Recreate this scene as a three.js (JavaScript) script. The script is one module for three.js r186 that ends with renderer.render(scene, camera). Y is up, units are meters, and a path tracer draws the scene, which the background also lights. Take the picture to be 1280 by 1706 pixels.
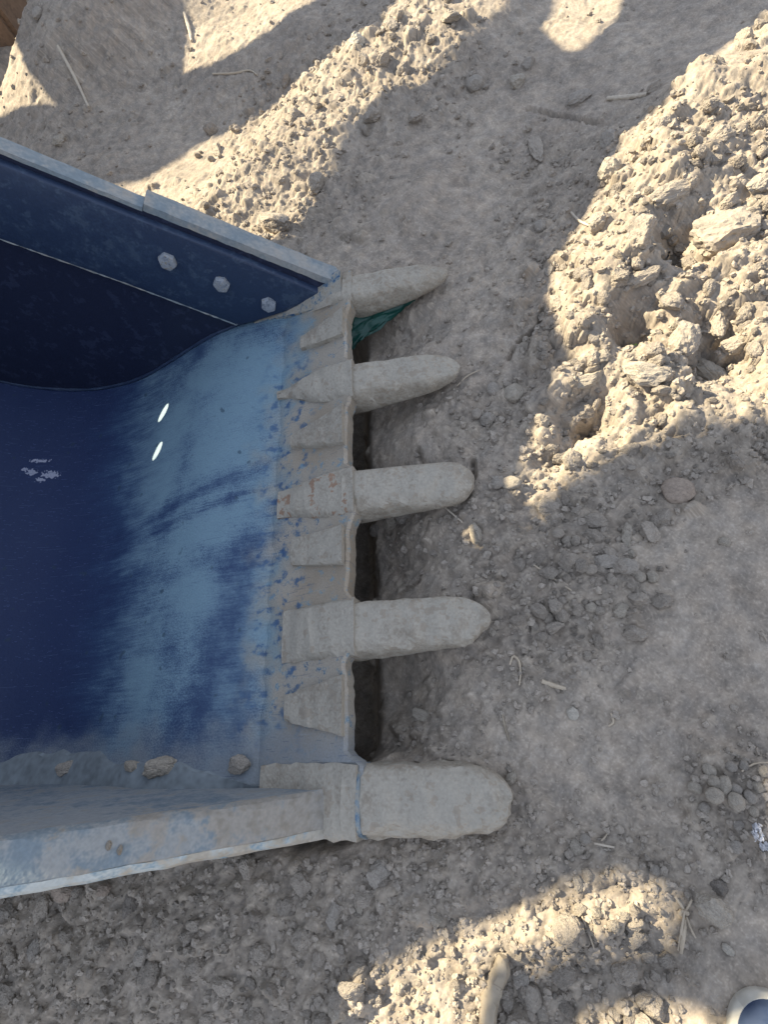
import * as THREE from 'three';
import { mergeGeometries, mergeVertices, toCreasedNormals } from 'three/addons/utils/BufferGeometryUtils.js';
import { createNoise2D, createNoise3D } from 'simplex-noise';

// ------------------------------------------------------------------ camera, sky, sun, exposure
const scene = new THREE.Scene();
const CAM = new THREE.Vector3(0.29316, 0.91615, -0.01719);
const FWD = new THREE.Vector3(-0.226565, -0.882537, -0.412064), UPV = new THREE.Vector3(0.135803, 0.39031, -0.910613), RGT = new THREE.Vector3(0.964482, -0.262273, 0.03142);
const FOC = 880;
const camera = new THREE.PerspectiveCamera(88.21, 769 / 1024, 0.02, 400);
camera.position.copy(CAM); camera.up.copy(UPV); camera.lookAt(CAM.clone().add(FWD)); scene.add(camera);
const renderer = new THREE.WebGLRenderer({ antialias: true });
renderer.toneMapping = THREE.LinearToneMapping; renderer.toneMappingExposure = 2.75;
renderer.shadowMap.enabled = true; renderer.setSize(769, 1024);

const EL = 40 * Math.PI / 180, AZ = -29.5 * Math.PI / 180;                // sun beyond the bucket on the left
const SUNV = new THREE.Vector3(Math.cos(EL) * Math.cos(AZ), -Math.sin(EL), -Math.cos(EL) * Math.sin(AZ));
{
  const W = 256, Hh = 128, d = new Float32Array(W * Hh * 4);
  for (let j = 0; j < Hh; j++) for (let i = 0; i < W; i++) {
    const e = ((j + 0.5) / Hh - 0.5) * Math.PI, s = Math.max(0, Math.sin(e)), k = Math.pow(1 - s, 2.5), o = (j * W + i) * 4;
    const z = [0.63, 0.73, 0.92], h = [0.94, 0.93, 0.94], m = 0.395;
    for (let c = 0; c < 3; c++) d[o + c] = (e < 0 ? 0.3 : m) * (z[c] * (1 - k) + h[c] * k);
    d[o + 3] = 1;
  }
  const t = new THREE.DataTexture(d, W, Hh, THREE.RGBAFormat, THREE.FloatType);
  t.mapping = THREE.EquirectangularReflectionMapping; t.magFilter = THREE.LinearFilter; t.needsUpdate = true;
  scene.background = t; scene.environment = t;
}
const sun = new THREE.DirectionalLight(new THREE.Color(1, 0.86, 0.60), 5);
sun.position.copy(SUNV).multiplyScalar(-12); sun.target.position.set(0, 0, -0.8); sun.position.add(sun.target.position);
sun.castShadow = true; sun.shadow.radius = 0.6; sun.shadow.mapSize.set(4096, 4096);
Object.assign(sun.shadow.camera, { left: -5, right: 5, top: 5, bottom: -5, near: 0.1, far: 30 });
scene.add(sun, sun.target);

// ------------------------------------------------------------------ helpers
let seed = 12345;
const rnd = () => { seed = (seed + 0x6d2b79f5) | 0; let t = Math.imul(seed ^ (seed >>> 15), 1 | seed); t = (t + Math.imul(t ^ (t >>> 7), 61 | t)) ^ t; return ((t ^ (t >>> 14)) >>> 0) / 4294967296; };
const rr = (a, b) => a + (b - a) * rnd();
const n2 = createNoise2D(rnd), n3 = createNoise3D(rnd), n2b = createNoise2D(rnd);
const clamp = (x, a = 0, b = 1) => Math.min(b, Math.max(a, x)), sm = (a, b, x) => { const t = clamp((x - a) / (b - a)); return t * t * (3 - 2 * t); }, lerp = (a, b, t) => a + (b - a) * t;
const fbm = (x, y, o = 4) => { let s = 0, a = 0.5, f = 1; for (let i = 0; i < o; i++) { s += a * n2(x * f + i * 17.3, y * f - i * 9.1); f *= 2.03; a *= 0.5; } return s; };
const V = (x, y, z) => new THREE.Vector3(x, y, z);
function at(px, py, h = -0.075) {                                        // where a line of sight meets the level y = h
  const d = RGT.clone().multiplyScalar((px - 640) / FOC).addScaledVector(UPV, -(py - 853) / FOC).add(FWD);
  return CAM.clone().addScaledVector(d, (h - CAM.y) / d.y);
}
const depthOf = (p) => p.clone().sub(CAM).dot(FWD);
const used = {};
const numbered = (n) => { const k = used[n] = (used[n] ?? -1) + 1; return k ? n + '_' + String(k).padStart(3, '0') : n; };
function mesh(name, g, m, parent = scene) { const o = new THREE.Mesh(g, m); o.name = parent === scene ? numbered(name) : name; o.castShadow = o.receiveShadow = true; parent.add(o); return o; }
function tag(o, label, category, group) { o.userData.label = label; o.userData.category = category; if (group) o.userData.group = group; return o; }
function base(name, label, category, p = [0, 0, 0]) { const o = new THREE.Group(); o.name = numbered(name); o.position.set(...p); scene.add(o); return tag(o, label, category); }
function metreUV(g) {                                                    // uv in metres by the way each face points
  g = g.index ? g.toNonIndexed() : g; const p = g.attributes.position, uv = new Float32Array(p.count * 2), a = V(), b = V(), c = V();
  for (let i = 0; i < p.count; i += 3) {
    a.fromBufferAttribute(p, i); b.fromBufferAttribute(p, i + 1); c.fromBufferAttribute(p, i + 2);
    const n = b.clone().sub(a).cross(c.clone().sub(a)), x = Math.abs(n.x), y = Math.abs(n.y), z = Math.abs(n.z);
    [a, b, c].forEach((q, k) => { const w = y >= x && y >= z ? [q.x, q.z] : z >= x ? [q.x, q.y] : [q.z, q.y]; uv[(i + k) * 2] = w[0] + 0.37; uv[(i + k) * 2 + 1] = w[1] + 0.21; });
  }
  g.setAttribute('uv', new THREE.BufferAttribute(uv, 2)); return g;
}
function loft(rings0, crease = 0.7, wob = 0, wf = 30, uvRuns = false) {  // closed skin over rings of points, with flat caps
  const rings = rings0.map((r) => [...r, r[0]]), n = rings[0].length, P = [], I = [], U = []; let run = 0;
  rings.forEach((r, i) => { let arc = 0; if (i) run += r[0].distanceTo(rings[i - 1][0]); r.forEach((q, j) => { if (j) arc += q.distanceTo(r[j - 1]); const k = wob ? wob * (n3(q.x * wf, q.y * wf, q.z * wf) + 0.5 * n3(q.x * wf * 2.7, q.y * wf * 2.7, q.z * wf * 2.7)) : 0; P.push(q.x + k * 0.6, q.y + k, q.z + k * 0.6); U.push(run, arc); }); });
  for (let i = 0; i < rings.length - 1; i++) for (let j = 0; j < n - 1; j++) { const a = i * n + j, b = a + 1; I.push(a, b, a + n, b, b + n, a + n); }
  for (const [i, flip] of [[0, 1], [rings.length - 1, 0]]) {
    const c = P.length / 3; let s = [0, 0, 0]; for (let j = 0; j < n - 1; j++) for (let k = 0; k < 3; k++) s[k] += P[(i * n + j) * 3 + k] / (n - 1); P.push(...s); U.push(U[i * n * 2], 0);
    for (let j = 0; j < n - 1; j++) { const a = i * n + j, b = a + 1; flip ? I.push(c, b, a) : I.push(c, a, b); }
  }
  const g = new THREE.BufferGeometry(); g.setAttribute('position', new THREE.Float32BufferAttribute(P, 3)); g.setAttribute('uv', new THREE.Float32BufferAttribute(U, 2)); g.setIndex(I);
  const c = toCreasedNormals(g, crease); return uvRuns ? c : metreUV(c);
}
function dataTex(w, h, f, srgb, rep = true) {
  const d = new Uint8Array(w * h * 4);
  for (let j = 0; j < h; j++) for (let i = 0; i < w; i++) { const c = f((i + 0.5) / w, (j + 0.5) / h), o = (j * w + i) * 4; d[o] = clamp(c[0]) * 255; d[o + 1] = clamp(c[1]) * 255; d[o + 2] = clamp(c[2]) * 255; d[o + 3] = 255; }
  const t = new THREE.DataTexture(d, w, h); t.wrapS = t.wrapT = rep ? THREE.RepeatWrapping : THREE.ClampToEdgeWrapping; t.magFilter = THREE.LinearFilter; t.minFilter = THREE.LinearMipmapLinearFilter; t.generateMipmaps = true;
  if (srgb) t.colorSpace = THREE.SRGBColorSpace; t.needsUpdate = true; return t;
}
const HT = new Float32Array(4096).map(() => rnd());
const hash = (x, y) => HT[(Math.imul(x, 73856093) ^ Math.imul(y, 19349663)) & 4095];
function vn(x, y, p) { const xi = Math.floor(x), yi = Math.floor(y), fx = x - xi, fy = y - yi, u = fx * fx * (3 - 2 * fx), v = fy * fy * (3 - 2 * fy), m = (k) => ((k % p) + p) % p;
  const a = hash(m(xi), m(yi)), b = hash(m(xi + 1), m(yi)), c = hash(m(xi), m(yi + 1)), d = hash(m(xi + 1), m(yi + 1)); return lerp(lerp(a, b, u), lerp(c, d, u), v); }
const tfbm = (u, v, f, o) => { let s = 0, a = 0.5, t = 0; for (let i = 0; i < o; i++) { s += a * vn(u * f + i * 5, v * f + i * 11, f); t += a; a *= 0.55; f *= 2; } return s / t; };   // repeats over 0..1
const mix3 = (a, b, t) => [lerp(a[0], b[0], t), lerp(a[1], b[1], t), lerp(a[2], b[2], t)];

// ------------------------------------------------------------------ bucket outline (lip along z at x = 0, floor falls away to -x)
const PITCH = 0.28, TOOTHW = 0.106;
const PROF = [[0, 0], [-0.09, -0.026], [-0.218, -0.049], [-0.345, -0.058], [-0.449, -0.076], [-0.57, -0.113], [-0.709, -0.155], [-0.822, -0.169], [-0.946, -0.157], [-1.083, -0.108], [-1.18, -0.045], [-1.28, 0.05], [-1.36, 0.18], [-1.4, 0.34], [-1.38, 0.5], [-1.31, 0.64], [-1.2, 0.72]];
const profCurve = new THREE.CatmullRomCurve3(PROF.map(([x, y]) => V(x, y, 0)), false, 'catmullrom', 0.5);
const NP = 110, profPts = profCurve.getSpacedPoints(NP);
const arcs = [0]; for (let i = 1; i <= NP; i++) arcs.push(arcs[i - 1] + profPts[i].distanceTo(profPts[i - 1]));
const zFar = (y) => -1.10 - 0.1 * y, zNear = (y) => 0.04 + 0.1 * y;
function floorY(x) { for (let i = 1; i <= NP; i++) if (profPts[i].x <= x) { const a = profPts[i - 1], b = profPts[i]; return lerp(a.y, b.y, (x - a.x) / (b.x - a.x)); } return 0; }

// ------------------------------------------------------------------ soil
const gauss = (x, z, c, rx, rz, ang = 0) => { const dx = x - c.x, dz = z - c.z, ca = Math.cos(ang), sa = Math.sin(ang), u = (dx * ca + dz * sa) / rx, v = (-dx * sa + dz * ca) / rz; return Math.exp(-(u * u + v * v)); };
// px, py, reach along, reach across (m), turn, rise (m)
const RELIEF = [
  [1060, 470, 0.09, 0.05, 0.3, 0.05], [1122, 432, 0.07, 0.05, -0.6, -0.06], [1180, 330, 0.12, 0.08, 0, 0.03], [985, 575, 0.06, 0.045, 0.4, 0.04], [1045, 560, 0.05, 0.045, -0.7, -0.06],
  [925, 670, 0.045, 0.035, 0.2, 0.05], [972, 690, 0.045, 0.035, -0.7, -0.06], [905, 735, 0.03, 0.03, 0, 0.03], [918, 765, 0.03, 0.03, 0, -0.03], [1150, 590, 0.05, 0.06, 0, -0.03], [1220, 620, 0.04, 0.06, 0, -0.04],
  [1210, 560, 0.06, 0.04, -0.5, -0.03], [1075, 640, 0.07, 0.05, 0, 0.03], [1110, 250, 0.3, 0.13, -0.85, 0.05], [1250, 250, 0.35, 0.2, -0.7, 0.06], [1030, 430, 0.2, 0.08, -0.85, 0.045], [1000, 600, 0.16, 0.08, -1.1, 0.04], [1150, 520, 0.2, 0.2, 0, 0.03], [1180, 690, 0.16, 0.06, 0, 0.015], [1090, 330, 0.05, 0.04, 0, 0.03], [1150, 200, 0.06, 0.05, 0.4, 0.03], [1240, 470, 0.07, 0.05, 0, 0.035], [1260, 180, 0.07, 0.05, 0, 0.04], [1128, 440, 0.055, 0.05, 0.6, -0.07], [1050, 565, 0.045, 0.05, 0.6, -0.06], [972, 705, 0.045, 0.055, 0.3, -0.06], [1200, 600, 0.06, 0.05, 0, -0.05], [1180, 545, 0.03, 0.05, 0, -0.05], [1000, 500, 0.04, 0.05, 0, 0.03],
  [440, 300, 0.35, 0.14, -0.5, 0.05], [600, 110, 0.4, 0.16, -0.6, 0.06], [340, 230, 0.5, 0.2, -0.6, -0.05], [760, 60, 0.4, 0.2, -0.6, 0.05], [830, 320, 0.3, 0.15, -0.8, -0.025], [700, 330, 0.14, 0.06, -0.9, 0.02],
  [680, 650, 0.1, 0.07, 0, -0.02], [650, 830, 0.12, 0.08, 0, -0.03], [650, 920, 0.12, 0.06, 0, -0.03], [660, 1150, 0.1, 0.08, 0, -0.035], [680, 545, 0.1, 0.06, 0, -0.025],
  [780, 650, 0.06, 0.04, 0, 0.012], [820, 840, 0.08, 0.08, 0, 0.02], [1000, 960, 0.14, 0.07, 0.5, 0.018], [1150, 1100, 0.15, 0.12, 0.5, -0.01], [1230, 1310, 0.07, 0.06, 0, 0.02], [950, 1560, 0.14, 0.04, -0.2, 0.025], [1000, 1600, 0.12, 0.03, -0.2, -0.015],
  [300, 1550, 0.25, 0.1, 0, 0.015], [740, 1480, 0.15, 0.06, 0, 0.01], [860, 1650, 0.05, 0.05, 0, -0.02], [1100, 1560, 0.04, 0.06, 0.5, -0.015],
  [150, 110, 0.5, 0.3, -0.9, 0.16], [250, 60, 0.5, 0.25, -0.9, 0.12], [98, 45, 0.6, 0.16, -0.95, -0.42], [178, 45, 0.5, 0.1, -0.95, 0.12], [20, 120, 0.3, 0.2, 0, 0.05],
].map(([px, py, a, b, t, h]) => [at(px, py), a, b, t, h]);
// how crumbly: px, py, reach (m), amount
const CRUMB = [[1130, 400, 0.42, 1], [1020, 650, 0.2, 1], [1200, 600, 0.2, 0.9], [440, 310, 0.35, 0.9], [600, 110, 0.35, 0.9], [560, 330, 0.1, 0.7], [940, 960, 0.2, 0.8], [830, 880, 0.1, 0.6], [1240, 1310, 0.1, 0.7], [300, 1580, 0.4, 0.5], [60, 1560, 0.3, 0.5], [600, 1480, 0.2, 0.7], [700, 1420, 0.1, 0.6],
  [960, 1520, 0.15, 0.7], [880, 1650, 0.1, 0.7], [1200, 1420, 0.1, 0.6], [800, 700, 0.1, 0.6], [870, 1100, 0.08, 0.7], [740, 1240, 0.12, 0.5], [760, 140, 0.2, 0.7], [150, 170, 0.5, 0.5], [640, 900, 0.1, 0.5], [880, 250, 0.15, 0.5], [430, 150, 0.2, 0.6], [1050, 330, 0.2, 0.6],
  [760, 340, 0.16, -0.5], [1100, 80, 0.3, -0.4], [1150, 1130, 0.2, -0.35], [1200, 930, 0.15, -0.4], [900, 1230, 0.12, -0.3], [640, 1130, 0.1, -0.3], [320, 250, 0.3, -0.5], [1250, 1560, 0.1, -0.6], [800, 560, 0.1, -0.2], [830, 180, 0.3, -0.3]].map(([px, py, r, v]) => [at(px, py), r, v]);
const crumbly = (x, z) => { let s = 0.27 + 0.25 * fbm(x * 3, z * 3, 2); for (const [c, r, v] of CRUMB) { const d = ((x - c.x) ** 2 + (z - c.z) ** 2) / (r * r); if (d < 6) s += v * Math.exp(-d); } return clamp(s); };
function terrain(x, z) {
  const far = Math.hypot(x, z + 0.8);
  let y = -0.072 + 0.03 * fbm(x * 1.1 + 3, z * 1.1, 3) * sm(0.4, 1.4, Math.hypot(x - 0.1, z + 0.5));
  for (const [c, a, b, t, h] of RELIEF) { const R = Math.max(a, b) * 2.6; if (Math.abs(x - c.x) < R && Math.abs(z - c.z) < R) y += h * gauss(x, z, c, a, b, t); }
  const pit = sm(0.19 + 0.04 * n2(z * 5, 2), -0.02, x) * sm(-1.13, -1.0, z) * sm(0.03, -0.03, z); y -= (0.075 + 0.025 * sm(-0.8, -0.3, z)) * pit;
  const foot = sm(0.0, -0.09, x) * sm(-1.2, -1.1, z) * sm(0.14, 0.07, z); y -= foot * (0.2 + 0.1 * sm(-0.4, -0.7, x));
  return y + sm(4, 30, far) * 0.6 * fbm(x * 0.06, z * 0.06, 3);
}
// a grid that is fine in view and widens to the horizon
function axis(lo, hi, step, wide) { const a = []; let v = lo; while (v < hi) { a.push(v); v += step(v); } a.push(hi);
  let s = 0.02, l = lo, h = hi; while (l > -wide) { s *= 1.35; l -= s; a.unshift(l); } s = 0.02; while (h < wide) { s *= 1.35; h += s; a.push(h); } return new Float32Array(a); }
const GX = axis(-2.4, 1.5, (x) => (x < -0.9 ? 0.0045 + (-0.9 - x) * 0.005 : x > 1.1 ? 0.006 : 0.0042), 90), GZ = axis(-4.5, 0.52, (z) => (z > -1.2 ? 0.0042 : 0.0042 + (-1.2 - z) * 0.0036), 90);
const nx = GX.length, nz = GZ.length;
const H = new Float32Array(nx * nz), TR = new Float32Array(nx * nz).fill(1), TG = new Float32Array(nx * nz).fill(1), TB = new Float32Array(nx * nz).fill(1);
const CR = new Float32Array(nx * nz);
for (let j = 0; j < nz; j++) for (let i = 0; i < nx; i++) {
  const x = GX[i], z = GZ[j], o = j * nx + i, near = Math.abs(x) < 4 && z > -6 && z < 2; let y = terrain(x, z);
  if (near) {
    const c = CR[o] = crumbly(x, z), m = 0.25 + c;
    const wx = x + 0.02 * n2(x * 9, z * 9), wz = z + 0.02 * n2b(x * 9, z * 9);
    y += m * (0.011 * fbm(wx * 11, wz * 11, 3) + 0.0055 * fbm(wx * 37, wz * 37, 3) + 0.0022 * (1 - Math.abs(n2b(x * 70, z * 70))) + 0.001 * n2(x * 190, z * 190));
    y += (1 - c) * (0.003 * (1 - Math.abs(n2(wx * 14, wz * 30))) + 0.0011 * n2((x * 0.8 + z * 0.6) * 5, (x * 0.6 - z * 0.8) * 75) * sm(0, 0.5, n2b(x * 4, z * 4)));                                   // pressed, scraped soil
    const t = fbm(x * 2.3 + 9, z * 2.3, 4), t2 = fbm(x * 17, z * 17, 3), t3 = fbm(wx * 60, wz * 60, 3); const k = 1 + 0.2 * t + 0.17 * t2 + 0.2 * t3 - 0.1 * (c - 0.4);
    TR[o] = k * (1 + 0.04 * t2); TG[o] = k * (1 + 0.005 * t); TB[o] = k * (1 - 0.05 * t2);
  }
  H[o] = y;
}
const findI = (A, v) => { let a = 0, b = A.length - 1; while (b - a > 1) { const m = (a + b) >> 1; A[m] <= v ? a = m : b = m; } return a; };
function ground(x, z) { const i = findI(GX, x), j = findI(GZ, z), u = clamp((x - GX[i]) / (GX[i + 1] - GX[i])), v = clamp((z - GZ[j]) / (GZ[j + 1] - GZ[j])), o = j * nx + i; return lerp(lerp(H[o], H[o + 1], u), lerp(H[o + nx], H[o + nx + 1], u), v); }
function stamp(x, z, r, hh, tint) {                                      // one angular clod raised out of the soil sheet
  const el = rr(0.6, 1), y0 = ground(x, z) - hh * 0.2, tx = rr(-0.55, 0.55), tz = rr(-0.55, 0.55), tx2 = rr(-0.7, 0.7), tz2 = rr(-0.7, 0.7), K = 6, an0 = rr(0, 6.28), C = [], Sn = [], D = [], G = [];
  for (let k = 0; k < K; k++) { const a = an0 + (k + rr(-0.35, 0.35)) / K * 6.283; C.push(Math.cos(a)); Sn.push(Math.sin(a)); D.push(rr(0.62, 1)); G.push(rr(1.1, 3)); }
  const i0 = findI(GX, x - r * 1.2), i1 = findI(GX, x + r * 1.2) + 1, j0 = findI(GZ, z - r * 1.2), j1 = findI(GZ, z + r * 1.2) + 1, big = r > 0.011;
  for (let j = j0; j <= j1; j++) for (let i = i0; i <= i1; i++) {
    let u = (GX[i] - x) / r, v = (GZ[j] - z) / (r * el); const q = u * u + v * v; if (q > 1.3) continue;
    if (big) { u += 0.10 * n2(GX[i] * 120, GZ[j] * 120); v += 0.10 * n2b(GX[i] * 120, GZ[j] * 120); }
    let f = Math.min(0.82 + tx * u + tz * v, 0.9 + tx2 * u + tz2 * v, 1.05 - 0.45 * q);
    for (let k = 0; k < K; k++) f = Math.min(f, (D[k] - u * C[k] - v * Sn[k]) * G[k] + 0.02);
    if (f <= 0) continue;
    const y = y0 + hh * f, o = j * nx + i;
    if (y > H[o]) { H[o] = y + (big ? 0.0014 * n2(GX[i] * 170, GZ[j] * 170) : 0); TR[o] = lerp(TR[o], tint, 0.75); TG[o] = lerp(TG[o], tint, 0.75); TB[o] = lerp(TB[o], tint * 0.985, 0.75); }
  }
}
function scatter(n, r0, r1, pw, need) {
  for (let k = 0; k < n; k++) {
    const px = rr(-60, 1340), py = rr(-40, 1760), a = at(px, py), z = a.z, x = a.x;
    if (z < -4.3 || x < -2.3 || rnd() < 0.0) continue;
    const i = findI(GX, x), j = findI(GZ, z), c = CR[j * nx + i]; if (rnd() > Math.pow(c, need)) continue;
    const scale = clamp(depthOf(a) / 1.0, 0.8, 2.2), r = (r0 + (r1 - r0) * Math.pow(rnd(), pw)) * Math.pow(scale, 0.6);
    stamp(x, z, r, r * rr(0.4, 0.8), rr(0.88, 1.16));
  }
}
function heap(n, r0, r1, x0, x1, y0, y1, inside) { for (let k = 0; k < n; k++) { const px = rr(x0, x1), py = rr(y0, y1); if (!inside(px, py)) continue; const a = at(px, py), r = rr(r0, r1); stamp(a.x, a.z, r, r * rr(0.4, 0.75), rr(0.9, 1.14)); } }
heap(170, 0.014, 0.046, 880, 1320, 0, 780, (x, y) => x > 1300 - y * 0.86 + Math.max(0, y - 420) * 0.62);   // broken clods of the right bank
heap(45, 0.015, 0.045, 230, 760, 0, 390, (x, y) => Math.abs(y - (400 - 0.62 * (x - 230))) < 110);
heap(50, 0.012, 0.03, 0, 600, 1450, 1700, () => true);
scatter(900, 0.012, 0.036, 2.6, 1.8);
scatter(5500, 0.006, 0.016, 2, 1.3);
scatter(17000, 0.0035, 0.008, 1.4, 0.9);
function crack(pts, w, d) {                                              // open cracks in the dried soil
  const P = pts.map(([a, b]) => at(a, b));
  for (let s = 0; s < P.length - 1; s++) { const a = P[s], b = P[s + 1], L = a.distanceTo(b), n = Math.ceil(L / 0.002);
    for (let k = 0; k <= n; k++) { const x = lerp(a.x, b.x, k / n) + 0.003 * n2(k * 0.2, s), z = lerp(a.z, b.z, k / n) + 0.003 * n2(s, k * 0.2), i0 = findI(GX, x - w), i1 = findI(GX, x + w) + 1, j0 = findI(GZ, z - w), j1 = findI(GZ, z + w) + 1;
      for (let j = j0; j <= j1; j++) for (let i = i0; i <= i1; i++) { const q = Math.hypot(GX[i] - x, GZ[j] - z); if (q < w) { const o = j * nx + i; H[o] = Math.min(H[o], terrain(GX[i], GZ[j]) - d * (1 - q / w)); } } } }
}
crack([[905, 520], [898, 545], [885, 560], [865, 575]], 0.006, 0.03); crack([[920, 497], [930, 520]], 0.005, 0.02); crack([[855, 585], [850, 600]], 0.005, 0.02); crack([[695, 745], [702, 765]], 0.005, 0.02); crack([[788, 770], [792, 800]], 0.006, 0.03);
crack([[1150, 300], [1165, 285]], 0.006, 0.02); crack([[880, 175], [955, 190], [1000, 205]], 0.008, 0.02); crack([[650, 975], [690, 955]], 0.005, 0.015);

const soilTile = dataTex(1024, 1024, (u, v) => { const a = tfbm(u, v, 24, 5), b = tfbm(u + 0.3, v + 0.1, 160, 2), c = tfbm(u, v, 6, 3); const k = 0.74 + 0.26 * (a - 0.5) * 2 + 0.3 * (b - 0.5) + 0.12 * (c - 0.5), s = b > 0.74 ? 0.1 : 0; return [k + s, k * 0.985 + s, k * 0.96 + s]; }, false);
const soilBump = dataTex(1024, 1024, (u, v) => { const a = tfbm(u, v, 48, 5), b = tfbm(u, v, 200, 2), k = 0.55 * a + 0.45 * b; return [k, k, k]; }, false);
for (const t of [soilTile, soilBump]) t.repeat.set(1.9, 1.9);
const SOIL = [0.41, 0.357, 0.303];
const soilMat = new THREE.MeshStandardMaterial({ color: new THREE.Color().setRGB(...SOIL), roughness: 1, map: soilTile, bumpMap: soilBump, bumpScale: 0.0016, vertexColors: true });
{
  const pos = new Float32Array(nx * nz * 3), uv = new Float32Array(nx * nz * 2), col = new Float32Array(nx * nz * 3), idx = new Uint32Array((nx - 1) * (nz - 1) * 6);
  for (let j = 0, o = 0; j < nz; j++) for (let i = 0; i < nx; i++, o++) { pos[o * 3] = GX[i]; pos[o * 3 + 1] = H[o]; pos[o * 3 + 2] = GZ[j]; uv[o * 2] = GX[i] + 0.8 * H[o]; uv[o * 2 + 1] = GZ[j] + 0.65 * H[o]; col[o * 3] = TR[o]; col[o * 3 + 1] = TG[o]; col[o * 3 + 2] = TB[o]; }
  let q = 0; for (let j = 0; j < nz - 1; j++) for (let i = 0; i < nx - 1; i++) { const a = j * nx + i; idx[q++] = a; idx[q++] = a + nx; idx[q++] = a + 1; idx[q++] = a + 1; idx[q++] = a + nx; idx[q++] = a + nx + 1; }
  const g = new THREE.BufferGeometry(); g.setAttribute('position', new THREE.BufferAttribute(pos, 3)); g.setAttribute('uv', new THREE.BufferAttribute(uv, 2)); g.setAttribute('color', new THREE.BufferAttribute(col, 3)); g.setIndex(new THREE.BufferAttribute(idx, 1)); g.computeVertexNormals();
  mesh('ground', g, soilMat).userData = { kind: 'structure', label: 'dry grey brown dug soil with clods and cracks', category: 'ground' };
  console.log('ground grid', nx, nz, 'tris', idx.length / 3);
}

// ------------------------------------------------------------------ bucket
// ------------------------------------------------------------------ bucket
const NAVY = [0.115, 0.18, 0.335], TEAL = [0.29, 0.435, 0.555], DUSTB = [0.475, 0.59, 0.65], TAN = [0.62, 0.59, 0.545], WARM = [0.585, 0.54, 0.48];
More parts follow.
